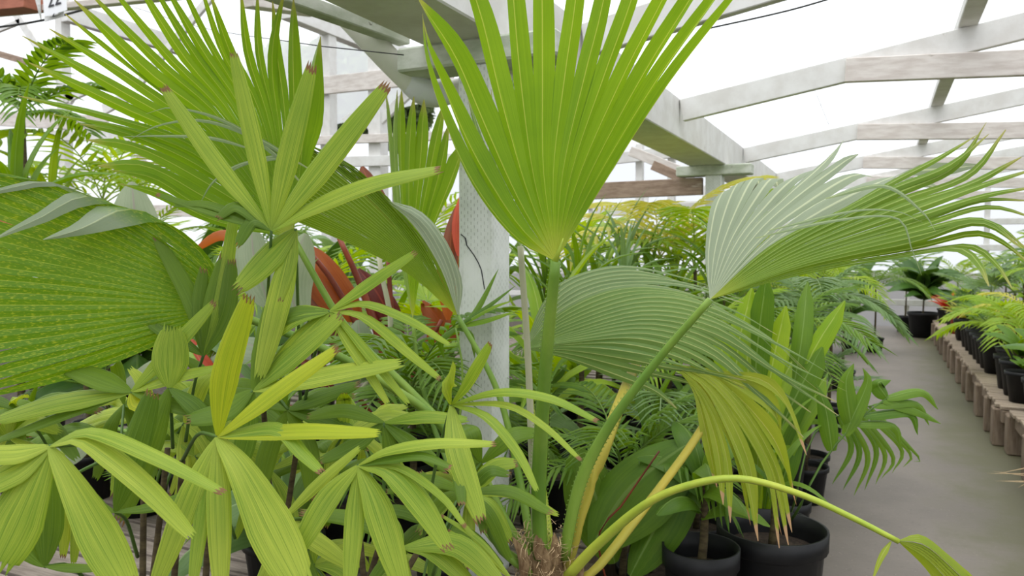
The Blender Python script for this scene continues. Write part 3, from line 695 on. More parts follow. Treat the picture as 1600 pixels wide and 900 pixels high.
# 6: leaf to the right, half of it showing its pale underside
s = petiole(fp, [(880, 872, 2.1), (905, 760, 2.06), (950, 668, 2.02), (1030, 560, 1.96), (1110, 468, 1.9)], 0.019, 0.011, M['petiole'], teeth=60)
H6 = (1109, 468, 1.9)
def k6f(pts, d1=1.72): return d3([(1109, 468)] + pts, 1.9, d1)[1:]
k6 = [(0, k6f([(1102, 400), (1108, 335), (1120, 306), (1130, 316)], 2.06)), (1.5, k6f([(1114, 395), (1130, 325), (1148, 291), (1158, 303)], 2.06)),
      (3, k6f([(1128, 385), (1158, 310), (1178, 279), (1190, 294)], 2.06)), (4.5, k6f([(1142, 380), (1190, 305), (1214, 281), (1224, 300)], 2.06)),
      (6, k6f([(1160, 372), (1215, 315), (1262, 270), (1296, 240)], 2.04)), (7, k6f([(1172, 370), (1235, 308), (1300, 252), (1325, 208)], 2.02)),
      (8, k6f([(1184, 370), (1250, 312), (1318, 272), (1352, 278)], 2.0)), (9, k6f([(1195, 374), (1275, 320), (1350, 282), (1395, 290)], 1.97)),
      (10, k6f([(1205, 378), (1310, 302), (1415, 272), (1500, 288), (1552, 296)], 1.9)),
      (11, k6f([(1205, 382), (1330, 318), (1440, 250), (1525, 203)], 1.86)), (12, k6f([(1222, 386), (1375, 305), (1480, 265), (1545, 212)], 1.82)),
      (13, k6f([(1230, 390), (1390, 318), (1510, 275), (1560, 198)], 1.8)), (14, k6f([(1240, 396), (1400, 332), (1520, 290), (1615, 258)], 1.77)),
      (15, k6f([(1245, 402), (1420, 345), (1530, 303), (1615, 283)], 1.74)), (16, k6f([(1250, 407), (1435, 353), (1540, 328), (1620, 352)], 1.72)),
      (17, k6f([(1252, 412), (1430, 366), (1540, 345), (1605, 395)], 1.7)), (18, k6f([(1256, 417), (1430, 380), (1530, 360), (1602, 412)], 1.69)),
      (19, k6f([(1258, 423), (1435, 393), (1520, 381), (1565, 408), (1590, 442)], 1.68)), (20, k6f([(1250, 430), (1400, 403), (1488, 394), (1520, 420), (1533, 456)], 1.68))]
up_(s, fan_leaf('leaf', fp, H6, k6[9:], 15, 0.60, M['fan_deep'], 0.34, 28, 0.005, seed=21, tone=0.6, tap=3.2, swide=1.15))
up_(s, fan_leaf('leaf_fold', fp, H6, k6[:5], 5, 0.66, M['fan_deep'], 0.12, 20, 0.002, seed=22, tap=9.0, silver=lambda a, t: 0.95))
up_(s, fan_leaf('leaf_fold', fp, H6, k6[4:10], 5, 0.60, M['fan_deep'], 0.14, 20, 0.002, seed=23, tap=2.6, swide=1.3, silver=lambda a, t: 0.92))
for pts, w_ in (([(1180, 372, 1.84), (1300, 345, 1.8), (1400, 340, 1.78), (1425, 390, 1.77), (1440, 430, 1.77)], 3.2),
                ([(1200, 360, 1.83), (1330, 330, 1.8), (1400, 330, 1.78), (1442, 348, 1.77)], 3.0), ([(1290, 310, 1.82), (1380, 290, 1.78), (1440, 330, 1.76), (1462, 362, 1.75)], 4.5)):
    m_ = MB(); blade(m_, [P(*p) for p in pts], scl(w_, 1.8), 20, 1, 'grass', tone=0.6, silver=0.6)
    obj('loose_strand', m_.data('loose_strand', M['fan_deep'], np.array(fp.location)), s)

# 7: broad grey green leaf low on the right, tips drooping
s = petiole(fp, [(862, 880, 2.16), (850, 780, 2.25), (832, 650, 2.3), (822, 542, 2.3)], 0.016, 0.011, M['petiole_lime'])
H7 = (820, 545, 2.3)
k7 = [(0, d3([(845, 478), (885, 436), (970, 414), (1060, 430), (1105, 446)], 2.3, 2.45)), (3, d3([(868, 482), (950, 444), (1060, 446), (1165, 480)], 2.3, 2.4)),
      (6, d3([(885, 500), (1000, 462), (1100, 474), (1200, 530), (1255, 590)], 2.28, 2.32)), (9, d3([(900, 518), (1010, 492), (1120, 512), (1230, 575), (1322, 612)], 2.26, 2.24)),
      (12, d3([(900, 533), (1010, 525), (1110, 560), (1190, 640), (1235, 690)], 2.24, 2.2)), (14, d3([(895, 545), (990, 556), (1060, 568), (1135, 572)], 2.24, 2.18)),
      (16, d3([(880, 560), (955, 590), (1010, 612), (1040, 640)], 2.26, 2.25))]
up_(s, fan_leaf('leaf', fp, H7, k7, 24, 0.55, M['fan_grey'], 0.22, 22, 0.008, seed=31, tone=0.4, tap=1.9, silver=lambda a, t: 0.3 if a < 4 else 0.05))

# 9: yellowing leaf hanging straight down with burnt tips
s = petiole(fp, [(905, 905, 2.08), (935, 885, 2.08), (1010, 790, 2.12), (1085, 688, 2.18), (1112, 630, 2.22), (1080, 578, 2.24)], 0.016, 0.011, M['petiole_yellow'])
H9 = (1050, 568, 2.22)
k9 = [(0, [(1083, 612, 2.19), (1096, 690, 2.18), (1107, 762, 2.18)]), (1, [(1092, 618, 2.18), (1122, 700, 2.16), (1139, 798, 2.16)]),
      (2, [(1100, 618, 2.18), (1143, 710, 2.15), (1160, 810, 2.15)]), (3, [(1108, 615, 2.17), (1162, 740, 2.14), (1182, 870, 2.14)]),
      (4, [(1115, 612, 2.18), (1178, 715, 2.15), (1202, 815, 2.15)]), (5, [(1120, 608, 2.18), (1194, 720, 2.16), (1214, 853, 2.16)]),
      (6, [(1125, 604, 2.19), (1204, 725, 2.17), (1236, 850, 2.17)]), (7, [(1130, 598, 2.2), (1212, 705, 2.18), (1255, 822, 2.18)]),
      (8, [(1132, 588, 2.21), (1212, 625, 2.2), (1228, 695, 2.2)]), (9, [(1134, 580, 2.22), (1212, 598, 2.21), (1258, 712, 2.21)])]
up_(s, fan_leaf('leaf', fp, H9, k9, 13, 0.36, M['fan_yellow'], 0.4, 18, 0.006, seed=41, tone=0.5, dry=1.0, swide=2.4, tap=3.0))

# 11: broad yellowish stalk whose blade was cut away
petiole(fp, [(878, 892, 2.13), (905, 810, 2.12), (950, 680, 2.14), (980, 600, 2.28), (995, 565, 2.42)], 0.026, 0.014, M['petiole_yellow'], flat=0.6)
# 10: arching stalk with an unopened leaf at its end
s = petiole(fp, [(888, 900, 2.05), (935, 850, 2.0), (1010, 787, 1.93), (1085, 756, 1.88), (1160, 748, 1.84), (1250, 772, 1.80), (1330, 808, 1.77), (1404, 846, 1.74)], 0.018, 0.009, M['petiole_lime'], n=30)
H10 = (1402, 845, 1.74)
k10 = [(0, [(1440, 880, 1.75), (1462, 910, 1.74), (1480, 950, 1.73)]), (2, [(1445, 870, 1.72), (1480, 905, 1.71), (1520, 955, 1.70)]),
       (4, [(1445, 852, 1.71), (1490, 890, 1.70), (1545, 945, 1.69)]), (6, [(1438, 836, 1.74), (1482, 868, 1.73), (1540, 920, 1.72)])]
up_(s, fan_leaf('leaf', fp, H10, k10, 12, 0.75, M['fan_yellow'], 0.7, 14, 0.002, seed=51, tone=0.1))
m_ = MB(); blade(m_, [P(1392, 846, 1.74), P(1376, 872, 1.73), P(1362, 910, 1.72)], scl(5, 1.74), 8, 1, 'grass', tone=0.3)
obj('loose_strand', m_.data('loose_strand', M['fan_yellow'], np.array(fp.location)), s)

# crown, fibres, pot
m_ = MB(); b0 = np.array([base[0], base[1], 0.36])
tube(m_, [b0, (b0 + crown) / 2 + np.array([0.004, 0, 0]), crown + np.array([0, 0, 0.0])], 0.075, 0.05, 10, 16)
obj('trunk', m_.data('trunk', M['fibre'], np.array(fp.location)), fp)
m_ = MB(); rg = random.Random(5)
for i in range(700):
    a = rg.uniform(0, 2 * math.pi); z = rg.uniform(-0.16, 0.07); r_ = 0.058 + rg.uniform(-0.008, 0.012)
    p_ = crown + np.array([math.cos(a) * r_, math.sin(a) * r_, z])
    t_ = np.array([-math.sin(a), math.cos(a), 0]) * rg.uniform(-1, 1) + np.array([math.cos(a), math.sin(a), 0]) * rg.uniform(0.0, 0.5) + np.array([0, 0, rg.uniform(-0.8, 0.8)])
    t_ = unit(t_) * rg.uniform(0.02, 0.06); s_ = unit(np.cross(t_, [0.3, 0.2, 1])) * 0.0013
    q_ = p_ + t_ * 0.5 + np.array([math.cos(a), math.sin(a), 0]) * 0.006
    m_.add([p_ - s_, p_ + s_, q_ + s_, q_ - s_, p_ + t_], [(0, 1, 2, 3), (3, 2, 4)])
tag(obj('fibres', m_.data('fibres', M['straw'], np.array(fp.location), False), fp), kind='stuff')
for px_, py_, tx, ty in ((842, 835, 845, 800), (818, 862, 800, 815), (868, 845, 866, 810), (905, 868, 925, 840), (853, 862, 850, 830)):
    m_ = MB(); blade(m_, [P(px_, py_ + 40, 2.06), P(px_, py_ + 8, 2.06), P(tx, ty + 22, 2.07)], scl(9, 2.06), 8, 2, 'lance', tone=0.5)
    obj('leaf_sheath', m_.data('leaf_sheath', M['fibre'], np.array(fp.location)), fp)
obj('pot', pot_data(0.17, 0.44, M['pot']), fp); obj('soil', soil_data(0.17, 0.44), fp)

# ================================================================== LADY PALMS (blunt, jagged leaflets on thin canes)
class LadyPalm:
    def __init__(s, px, d, label, pr=0.16, ph=0.24):
        q = P(px, 895, d); q[2] = ZB
        s.o = empty('lady_palm', q, label, 'palm', 'lady palms on the left bench'); s.base = q
        obj('pot', pot_data(pr, ph, M['pot']), s.o); obj('soil', soil_data(pr, ph), s.o)
        s.ph = ph; s.n = 0
    def cane(s, top, r=0.0065):
        """fibre wrapped cane from the pot to a world point"""
        s.n += 1; a = s.n * 2.4
        b = s.base + np.array([0.07 * math.cos(a), 0.07 * math.sin(a), s.ph * 0.8])
        m_ = MB(); tube(m_, [b, b * 0.45 + top * 0.55 + np.array([0, 0, -0.01]), top], r * 1.25, r, 10, 8)
        return obj('cane', m_.data('cane', M['cane'], s.base), s.o)
    def leaf(s, hub, lets, foot=None, mat='lady', dD=0.0, tone=None, dry=0.8, stalkmat='petiole_dark', ribs=None):
        """hub (px, py, depth); lets = [(half width px, [(px, py[, depth offset])...][, material])]; foot = where the stalk leaves the cane"""
        hw = P(*hub)
        if foot is None: foot = (hub[0] * 0.6 + 300 * 0.4, hub[1] + 150, hub[2] + 0.25)
        f = P(*foot)
        m_ = MB(); tube(m_, [f, (f + hw) / 2 + np.array([0, 0, 0.03]), hw], 0.0042, 0.0032, 10, 6)
        st = obj('leaf_stalk', m_.data('leaf_stalk', M[stalkmat], s.base), s.o)
        for e in lets:
            w, pts = e[0], e[1]; mt = e[2] if len(e) > 2 else mat
            n = len(pts)
            q = [hw] + [P(p[0], p[1], hub[2] + (p[2] if len(p) > 2 else dD * (i + 1) / n)) for i, p in enumerate(pts)]
            m_ = MB()
            blade(m_, q, scl(w, hub[2]), 13, ribs or (6 if w > 24 else 4 if w > 13 else 3), 'wide' if w > 28 else 'lady', dry=dry * (rng.random() < 0.6), tone=rng.uniform(0.2, 0.9) if tone is None else tone)
            obj('leaflet', m_.data('leaflet', M[mt], s.base), st)
        return st

A = LadyPalm(255, 1.72, 'lady palm with drooping yellow green leaves over the weathered slats')
c1, c2, c3 = (285, 720, 1.66), (225, 740, 1.7), (330, 760, 1.62)
for c_ in (c1, c2, c3, (262, 700, 1.75)): A.cane(P(*c_))
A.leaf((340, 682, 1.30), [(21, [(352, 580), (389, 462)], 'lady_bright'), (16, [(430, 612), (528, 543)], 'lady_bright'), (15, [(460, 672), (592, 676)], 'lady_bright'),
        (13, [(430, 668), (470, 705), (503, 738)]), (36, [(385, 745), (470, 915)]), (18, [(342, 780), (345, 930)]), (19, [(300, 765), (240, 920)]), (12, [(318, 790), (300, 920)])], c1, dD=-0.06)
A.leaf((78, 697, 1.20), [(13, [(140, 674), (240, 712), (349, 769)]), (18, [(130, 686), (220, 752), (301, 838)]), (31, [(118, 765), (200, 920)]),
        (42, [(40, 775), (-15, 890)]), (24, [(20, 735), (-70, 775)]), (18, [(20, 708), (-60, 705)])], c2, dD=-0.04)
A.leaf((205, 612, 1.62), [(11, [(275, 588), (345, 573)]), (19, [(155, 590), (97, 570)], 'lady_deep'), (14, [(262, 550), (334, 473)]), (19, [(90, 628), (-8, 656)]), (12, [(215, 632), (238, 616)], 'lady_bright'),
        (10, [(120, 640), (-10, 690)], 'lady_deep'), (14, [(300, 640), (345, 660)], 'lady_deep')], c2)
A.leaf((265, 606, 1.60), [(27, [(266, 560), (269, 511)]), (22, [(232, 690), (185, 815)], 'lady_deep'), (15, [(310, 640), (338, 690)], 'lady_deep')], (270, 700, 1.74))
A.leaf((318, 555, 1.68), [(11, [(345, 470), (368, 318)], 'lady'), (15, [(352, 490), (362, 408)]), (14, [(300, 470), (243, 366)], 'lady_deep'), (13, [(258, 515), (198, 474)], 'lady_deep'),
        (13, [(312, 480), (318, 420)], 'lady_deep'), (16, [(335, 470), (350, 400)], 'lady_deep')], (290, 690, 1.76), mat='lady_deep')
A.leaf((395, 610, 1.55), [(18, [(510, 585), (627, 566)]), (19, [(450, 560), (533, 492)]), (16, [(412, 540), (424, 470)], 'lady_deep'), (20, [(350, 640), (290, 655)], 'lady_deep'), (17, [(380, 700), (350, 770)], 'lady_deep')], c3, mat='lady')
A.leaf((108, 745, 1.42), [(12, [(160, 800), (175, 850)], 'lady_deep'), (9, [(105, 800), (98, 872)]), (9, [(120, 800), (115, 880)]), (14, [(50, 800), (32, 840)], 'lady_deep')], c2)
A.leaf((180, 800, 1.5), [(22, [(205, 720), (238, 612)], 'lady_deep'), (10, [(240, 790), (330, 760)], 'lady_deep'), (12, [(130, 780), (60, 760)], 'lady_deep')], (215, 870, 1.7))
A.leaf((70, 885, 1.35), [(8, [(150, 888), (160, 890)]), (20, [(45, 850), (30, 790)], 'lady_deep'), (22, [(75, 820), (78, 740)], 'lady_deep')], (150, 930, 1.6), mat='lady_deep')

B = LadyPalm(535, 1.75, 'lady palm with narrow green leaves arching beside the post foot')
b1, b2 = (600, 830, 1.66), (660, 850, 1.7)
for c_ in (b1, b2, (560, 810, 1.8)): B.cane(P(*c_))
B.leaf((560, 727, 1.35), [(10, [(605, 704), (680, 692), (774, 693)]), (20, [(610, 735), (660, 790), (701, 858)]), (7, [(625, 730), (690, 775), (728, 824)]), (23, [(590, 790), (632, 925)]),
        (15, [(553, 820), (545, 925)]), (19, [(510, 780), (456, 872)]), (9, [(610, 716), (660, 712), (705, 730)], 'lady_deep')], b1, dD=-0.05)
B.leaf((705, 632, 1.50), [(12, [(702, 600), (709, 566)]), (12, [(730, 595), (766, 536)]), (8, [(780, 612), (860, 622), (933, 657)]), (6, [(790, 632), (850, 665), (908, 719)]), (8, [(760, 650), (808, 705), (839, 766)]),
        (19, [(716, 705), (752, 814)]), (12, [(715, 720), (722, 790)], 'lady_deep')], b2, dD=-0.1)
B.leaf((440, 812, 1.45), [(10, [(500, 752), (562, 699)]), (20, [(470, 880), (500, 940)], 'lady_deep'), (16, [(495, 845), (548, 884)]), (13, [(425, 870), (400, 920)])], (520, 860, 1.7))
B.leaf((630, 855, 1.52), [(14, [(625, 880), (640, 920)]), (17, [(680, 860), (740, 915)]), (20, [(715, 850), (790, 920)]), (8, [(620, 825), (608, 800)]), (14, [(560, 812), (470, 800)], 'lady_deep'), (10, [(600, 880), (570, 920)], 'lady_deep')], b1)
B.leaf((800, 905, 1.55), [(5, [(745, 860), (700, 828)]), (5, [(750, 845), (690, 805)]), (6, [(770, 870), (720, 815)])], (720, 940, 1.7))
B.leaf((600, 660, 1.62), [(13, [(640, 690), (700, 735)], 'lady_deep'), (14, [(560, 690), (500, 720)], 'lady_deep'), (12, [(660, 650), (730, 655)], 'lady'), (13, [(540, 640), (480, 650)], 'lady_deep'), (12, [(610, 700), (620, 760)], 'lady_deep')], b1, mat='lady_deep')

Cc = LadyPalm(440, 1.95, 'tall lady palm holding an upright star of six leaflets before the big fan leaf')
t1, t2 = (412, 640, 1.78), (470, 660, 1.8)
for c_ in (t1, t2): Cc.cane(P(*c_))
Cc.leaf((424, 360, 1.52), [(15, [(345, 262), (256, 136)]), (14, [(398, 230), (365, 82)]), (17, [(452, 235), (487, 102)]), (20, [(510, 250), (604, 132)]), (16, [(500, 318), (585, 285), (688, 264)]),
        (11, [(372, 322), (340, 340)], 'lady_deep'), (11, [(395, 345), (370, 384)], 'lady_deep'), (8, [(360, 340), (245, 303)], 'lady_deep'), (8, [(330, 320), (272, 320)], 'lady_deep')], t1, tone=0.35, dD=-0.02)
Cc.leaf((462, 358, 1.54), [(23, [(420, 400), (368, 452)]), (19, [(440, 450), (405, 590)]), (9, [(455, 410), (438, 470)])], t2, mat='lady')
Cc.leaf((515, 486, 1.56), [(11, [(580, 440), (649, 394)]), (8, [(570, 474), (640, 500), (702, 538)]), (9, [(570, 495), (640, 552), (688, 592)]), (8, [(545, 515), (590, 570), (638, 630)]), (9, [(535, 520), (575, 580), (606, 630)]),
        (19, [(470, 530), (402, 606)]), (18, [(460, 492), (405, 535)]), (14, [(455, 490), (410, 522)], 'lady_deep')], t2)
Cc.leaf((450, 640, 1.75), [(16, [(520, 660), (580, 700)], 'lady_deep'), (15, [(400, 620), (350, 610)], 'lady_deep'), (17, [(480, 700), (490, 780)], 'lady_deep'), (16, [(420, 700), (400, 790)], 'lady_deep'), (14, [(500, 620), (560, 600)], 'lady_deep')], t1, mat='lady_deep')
rl = random.Random(77)
# further leaves of the three clumps
for plant, xs in ((A, (0, 360)), (B, (480, 760)), (Cc, (300, 560))):
    for k in range(9 if plant is A else 7):
        hx, hy, hd = rl.uniform(*xs), rl.uniform(620, 900 if plant is B else 745), rl.uniform(1.75, 2.15)
        lets = []
        a0 = rl.uniform(0, 6.28)
        for j in range(rl.randint(5, 7)):
            a = a0 + j * 0.95 + rl.uniform(-0.2, 0.2); l = rl.uniform(85, 140)
            lets.append((rl.uniform(9, 15), [(hx + math.cos(a) * l * 0.5, hy + math.sin(a) * l * 0.4 - 8, rl.uniform(-0.04, 0.04)), (hx + math.cos(a) * l, hy + math.sin(a) * l * 0.8 + 22, rl.uniform(-0.08, 0.08))]))
        plant.leaf((hx, hy, hd), lets, (np.mean(xs) * 0.5 + hx * 0.5, hy + 130, 1.9), mat='lady_deep' if k % 2 else 'lady')

# ================================================================== OTHER PLANTS: builders shared by the background
def frond_data(name, L_=0.8, n=18, ll=0.22, lw=0.011, arch=0.9, mat='green', seed=0, vee=0.5):
    """feather frond along +X from the origin, arching down; leaflets folded along their nerve"""
    rg = random.Random(seed); m_ = MB()
    pts = [np.array([L_ * (t - 0.12 * arch * t ** 3), 0, L_ * arch * (0.28 * t - 0.55 * t ** 2.4)]) for t in np.linspace(0, 1, 8)]
    tube(m_, pts, 0.0055, 0.0015, 14, 5); c = spline(pts, 60)
    for i in range(n):
        t = 0.16 + 0.84 * i / (n - 1); p = c[min(60, int(t * 60))]; tg = unit(c[min(60, int(t * 60) + 1)] - c[max(0, int(t * 60) - 1)])
        for sd in (-1, 1):
            l = ll * (0.55 + 0.45 * math.sin(math.pi * min(1, t * 0.8 + 0.15))) * rg.uniform(0.88, 1.1)
            d = unit(tg * (0.55 + 0.5 * t) + np.array([0, sd * 0.95, 0]) + np.array([0, 0, vee * 0.35]))
            q = [p, p + d * l * 0.5 + np.array([0, 0, -0.03 * l]), p + d * l + np.array([0, 0, -l * (0.28 + rg.uniform(0, 0.2))])]
            blade(m_, q, lw * rg.uniform(0.85, 1.15), 4, 1, 'grass', (0.1, 0, 1), 0.3, tone=rg.uniform(0.1, 0.9), rg=rg)
    return m_.data(name, M[mat])
def fanlet_data(name, R=0.28, nseg=22, mat='green', seed=0, split=0.5, spread=2.5, cup=0.35):
    """small fan leaf with its stalk end at the origin, blade along +X"""
    rg = random.Random(seed); m_ = MB()
    for i in range(nseg):
        a = -spread + 2 * spread * (i + 0.5) / nseg; da = spread / nseg
        l = R * (0.8 + 0.2 * math.cos(a * 0.6)) * rg.uniform(0.93, 1.05); rows = []
        for j in range(7):
            t = j / 6; r_ = l * t; w = r_ * math.tan(da) if t <= split else l * split * math.tan(da) * (1 - ((t - split) / (1 - split)) ** 1.5) + 0.0008
            z = cup * R * t * t * 0.5 - (0.5 * R * max(0, t - 0.5) ** 1.6) + rg.uniform(-0.004, 0.004)
            cx = np.array([r_ * math.cos(a), r_ * math.sin(a), z + 0.12 * R * math.cos(a) * 0]); sx = np.array([-math.sin(a), math.cos(a), 0])
            rows.append((cx - sx * w, cx + np.array([0, 0, w * 0.45]), cx + sx * w, t))
        vs, uv, fs = [], [], []
        tn = (rg.uniform(0.1, 0.9), 0, 0)
        for j, (a_, b_, c_, t) in enumerate(rows):
            vs += [a_, b_, c_]; uv += [(i, t), (i + 0.5, t), (i + 1, t)]
            if j: fs += [(3 * j - 3, 3 * j - 2, 3 * j + 1, 3 * j), (3 * j - 2, 3 * j - 1, 3 * j + 2, 3 * j + 1)]
        m_.add(vs, fs, uv, [tn] * len(vs))
    return m_.data(name, M[mat])
def strap_data(name, L_=0.5, w=0.025, arch=0.8, mat='green', seed=0, prof='lance', ribs=1):
    rg = random.Random(seed); m_ = MB()
    pts = [np.array([L_ * (0.25 * t + 0.55 * arch * t * t), 0, L_ * (t - 0.55 * arch * t ** 2.2)]) for t in np.linspace(0, 1, 6)]
    blade(m_, pts, w, 10, ribs, prof, (-1, 0, 0.6), 0.3, tone=rg.uniform(0.2, 0.8), rg=rg)
    return m_.data(name, M[mat])
POTS = {}; TALL = {}
def pot_for(r, h, mat='pot'):
    k = (round(r, 2), round(h, 2), mat)
    if k not in POTS: POTS[k] = (pot_data(k[0], k[1], M[mat]), soil_data(k[0], k[1]))
    return POTS[k]
CACHE = {}
def cached(f, *a, **k):
    key = (f.__name__, a, tuple(sorted(k.items())))
    if key not in CACHE: CACHE[key] = f(*a, **k)
    return CACHE[key]
def plant(kind, loc, label, group=None, h=0.5, s=1.0, n=9, mat='green', seed=0, pot=(0.12, 0.2, 'pot'), cat='plant', lean=(0.35, 1.25), trunk=True, name=None, w=None):
    """kind feather / fan / strap / broad; h = height of the leaf bases above the pot, s = leaf length in metres"""
    rg = random.Random(seed * 31 + 5)
    nm = name or {'feather': 'feather_palm', 'fan': 'small_fan_palm', 'strap': 'strap_leaf_plant', 'broad': 'broad_leaf_plant'}[kind]
    loc = clear_spot(loc, pot[0])
    t = empty(nm, loc, label, cat, group)
    if label: TALL.setdefault(label, []).append((loc[2] + pot[1] + h + s, t))
    pd, sd = pot_for(*pot); obj('pot', pd, t); obj('soil', sd, t)
    z0 = pot[1] * 0.85; zt_ = z0 + h
    if trunk and h > 0.04:
        m_ = MB(); tube(m_, [(0, 0, z0 - 0.02), (0.01, 0.01, z0 + h * 0.5), (0, 0, zt_)], 0.016, 0.011, 6, 7); obj('stem', m_.data('stem', M['cane']), t)
    for i in range(n):
        az = i * 2.39996 + rg.uniform(-0.25, 0.25); f = (i + 0.5) / n
        tilt = lean[0] + (lean[1] - lean[0]) * f                                     # from upright to spreading
        v = i % 3; sc = rg.uniform(0.85, 1.1)
        if kind == 'feather':
            me = cached(frond_data, 'frond', s, 15, s * 0.30, w or s * 0.016, (0.7, 1.0, 1.3)[v], mat, seed=v)
            obj('frond', me, t, (0, 0, zt_ - 0.05 * f), (0, -(math.pi / 2 - tilt) * 0.75, az), sc)
        elif kind == 'fan':
            me = cached(fanlet_data, 'leaf', s * 0.5, 18, mat, seed=v)
            ln = s * rg.uniform(0.6, 1.0); d = np.array([math.sin(tilt) * math.cos(az), math.sin(tilt) * math.sin(az), math.cos(tilt)])
            hubp = np.array([0, 0, zt_]) + d * ln
            m_ = MB(); tube(m_, [(0, 0, zt_ - 0.02), d * ln * 0.5 + np.array([0, 0, zt_ + 0.02]), hubp], 0.006, 0.004, 6, 5)
            st = obj('leaf_stalk', m_.data('leaf_stalk', M['petiole']), t)
            obj('leaf', me, st, hubp, (0, -(math.pi / 2 - tilt) * 0.6 + 0.15, az), sc)
        else:
            wd = w or (s * 0.055 if kind == 'strap' else s * 0.16)
            me = cached(strap_data, 'leaf', s, wd, (0.5, 0.8, 1.05)[v], mat, seed=v, prof='lance' if kind == 'strap' else 'oval', ribs=1)
            obj('leaf', me, t, (0, 0, zt_ - h * 0.5 * f * (1 if h > 0.1 else 0)), (0, (tilt - 0.5) * 0.8, az), sc)
    return t

# ------------------------------------------------------------------ traced plants behind the big palm
PLACED = [(-1.315, 2.51, 0.1), (-1.315, 6.85, 0.1), (-1.315, 11.2, 0.1), (base[0], base[1], 0.18)] + [(l_.base[0], l_.base[1], 0.17) for l_ in (A, B, Cc)]
def clear_spot(q, r_):
    """step a pot away along its sight line until it stands clear of the others and of the bench edge"""
    q = np.array(q, float); d_ = unit(np.array([q[0], q[1], 0]))
    if q[0] > 0.5: d_ = np.array([0, 1.0, 0])
    for _ in range(60):
        edge = (q[2] > 0.1 and -1.0 - r_ * 0.85 < q[0] < 0) or (q[2] < 0.1 and -4.6 - r_ < q[0] < -1.0 + r_ * 1.08 and 0.5 < q[1] < 15.6)
        if not edge and all((q[0] - x) ** 2 + (q[1] - y) ** 2 > (r_ * 1.06 + r2) ** 2 for x, y, r2 in PLACED): break
        if edge and q[0] > -2:
            q[0] += -0.03 if q[2] > 0.1 else 0.03
        else: q = q + d_ * 0.05
    PLACED.append((q[0], q[1], r_ * 1.06)); return q
def on(px, d, z=None):
    q = P(px, 500, d); onb = (-4.5 < q[0] < -1.1 and 0.6 < q[1] < 15.4) or (0.9 < q[0] < 2.6 and 2.6 < q[1] < 16.8)
    q[2] = (ZB if onb else 0.0) if z is None else z
    return q
def traced(name, loc, label, cat, leaves, pot=None, stems=(), group=None, lname='leaf', rooted=False):
    if pot: loc = clear_spot(loc, pot[0])
    t = empty(name, loc, label, cat, group); o_ = np.array(loc, float)
    if pot: pd, sd = pot_for(*pot); obj('pot', pd, t); obj('soil', sd, t)
    top_ = o_ + np.array([0, 0, pot[1] * 0.82])
    for pts, r0, r1, mt in stems:
        m_ = MB(); tube(m_, [top_] + [P(*p) for p in pts[1:]], r0, r1, 14, 8); obj('stem', m_.data('stem', M[mt], o_), t)
    for hwp, pts, mt, prof in leaves:
        m_ = MB(); blade(m_, ([top_] if rooted else [P(*pts[0])]) + [P(*p) for p in pts[1:]], scl(hwp, pts[0][2]), 14, 1 if prof != 'lady' else 3, prof, tone=rng.uniform(0.2, 0.9), pleat=0.25)
        obj(lname, m_.data(lname, M[mt], o_), t)
    return t
# ------------------------------------------------------------------ pots set on the bench in front of the aisle
def px_pot(px, py, wpx, d, h, label, mat='pot'):
    q = P(px, py, d); r_ = scl(wpx / 2, d) / 1.06; hh = max(0.12, q[2]); q[2] = 0.0
    return q, r_, hh
q, r_, hh = px_pot(1095, 852, 122, 2.55, 0, '')
plant('broad', q, 'brown stemmed shrub in the smaller black pot beside the yellow leaf', None, 0.32, 0.26, 9, 'green', 61, (r_, hh, 'pot'))
q, r_, hh = px_pot(1205, 893, 190, 2.35, 0, '')
plant('strap', q, 'thin cane plant in the widest black pot at the bench edge', None, 0.34, 0.3, 7, 'green', 62, (r_, hh, 'pot'))
q = P(1226, 500, 4.4); q[2] = 0.0
plant('strap', q, 'green strap leaf plant in a tall black pot at the aisle edge', None, 0.1, 0.5, 9, 'green', 63, (0.13, 0.40, 'pot'))

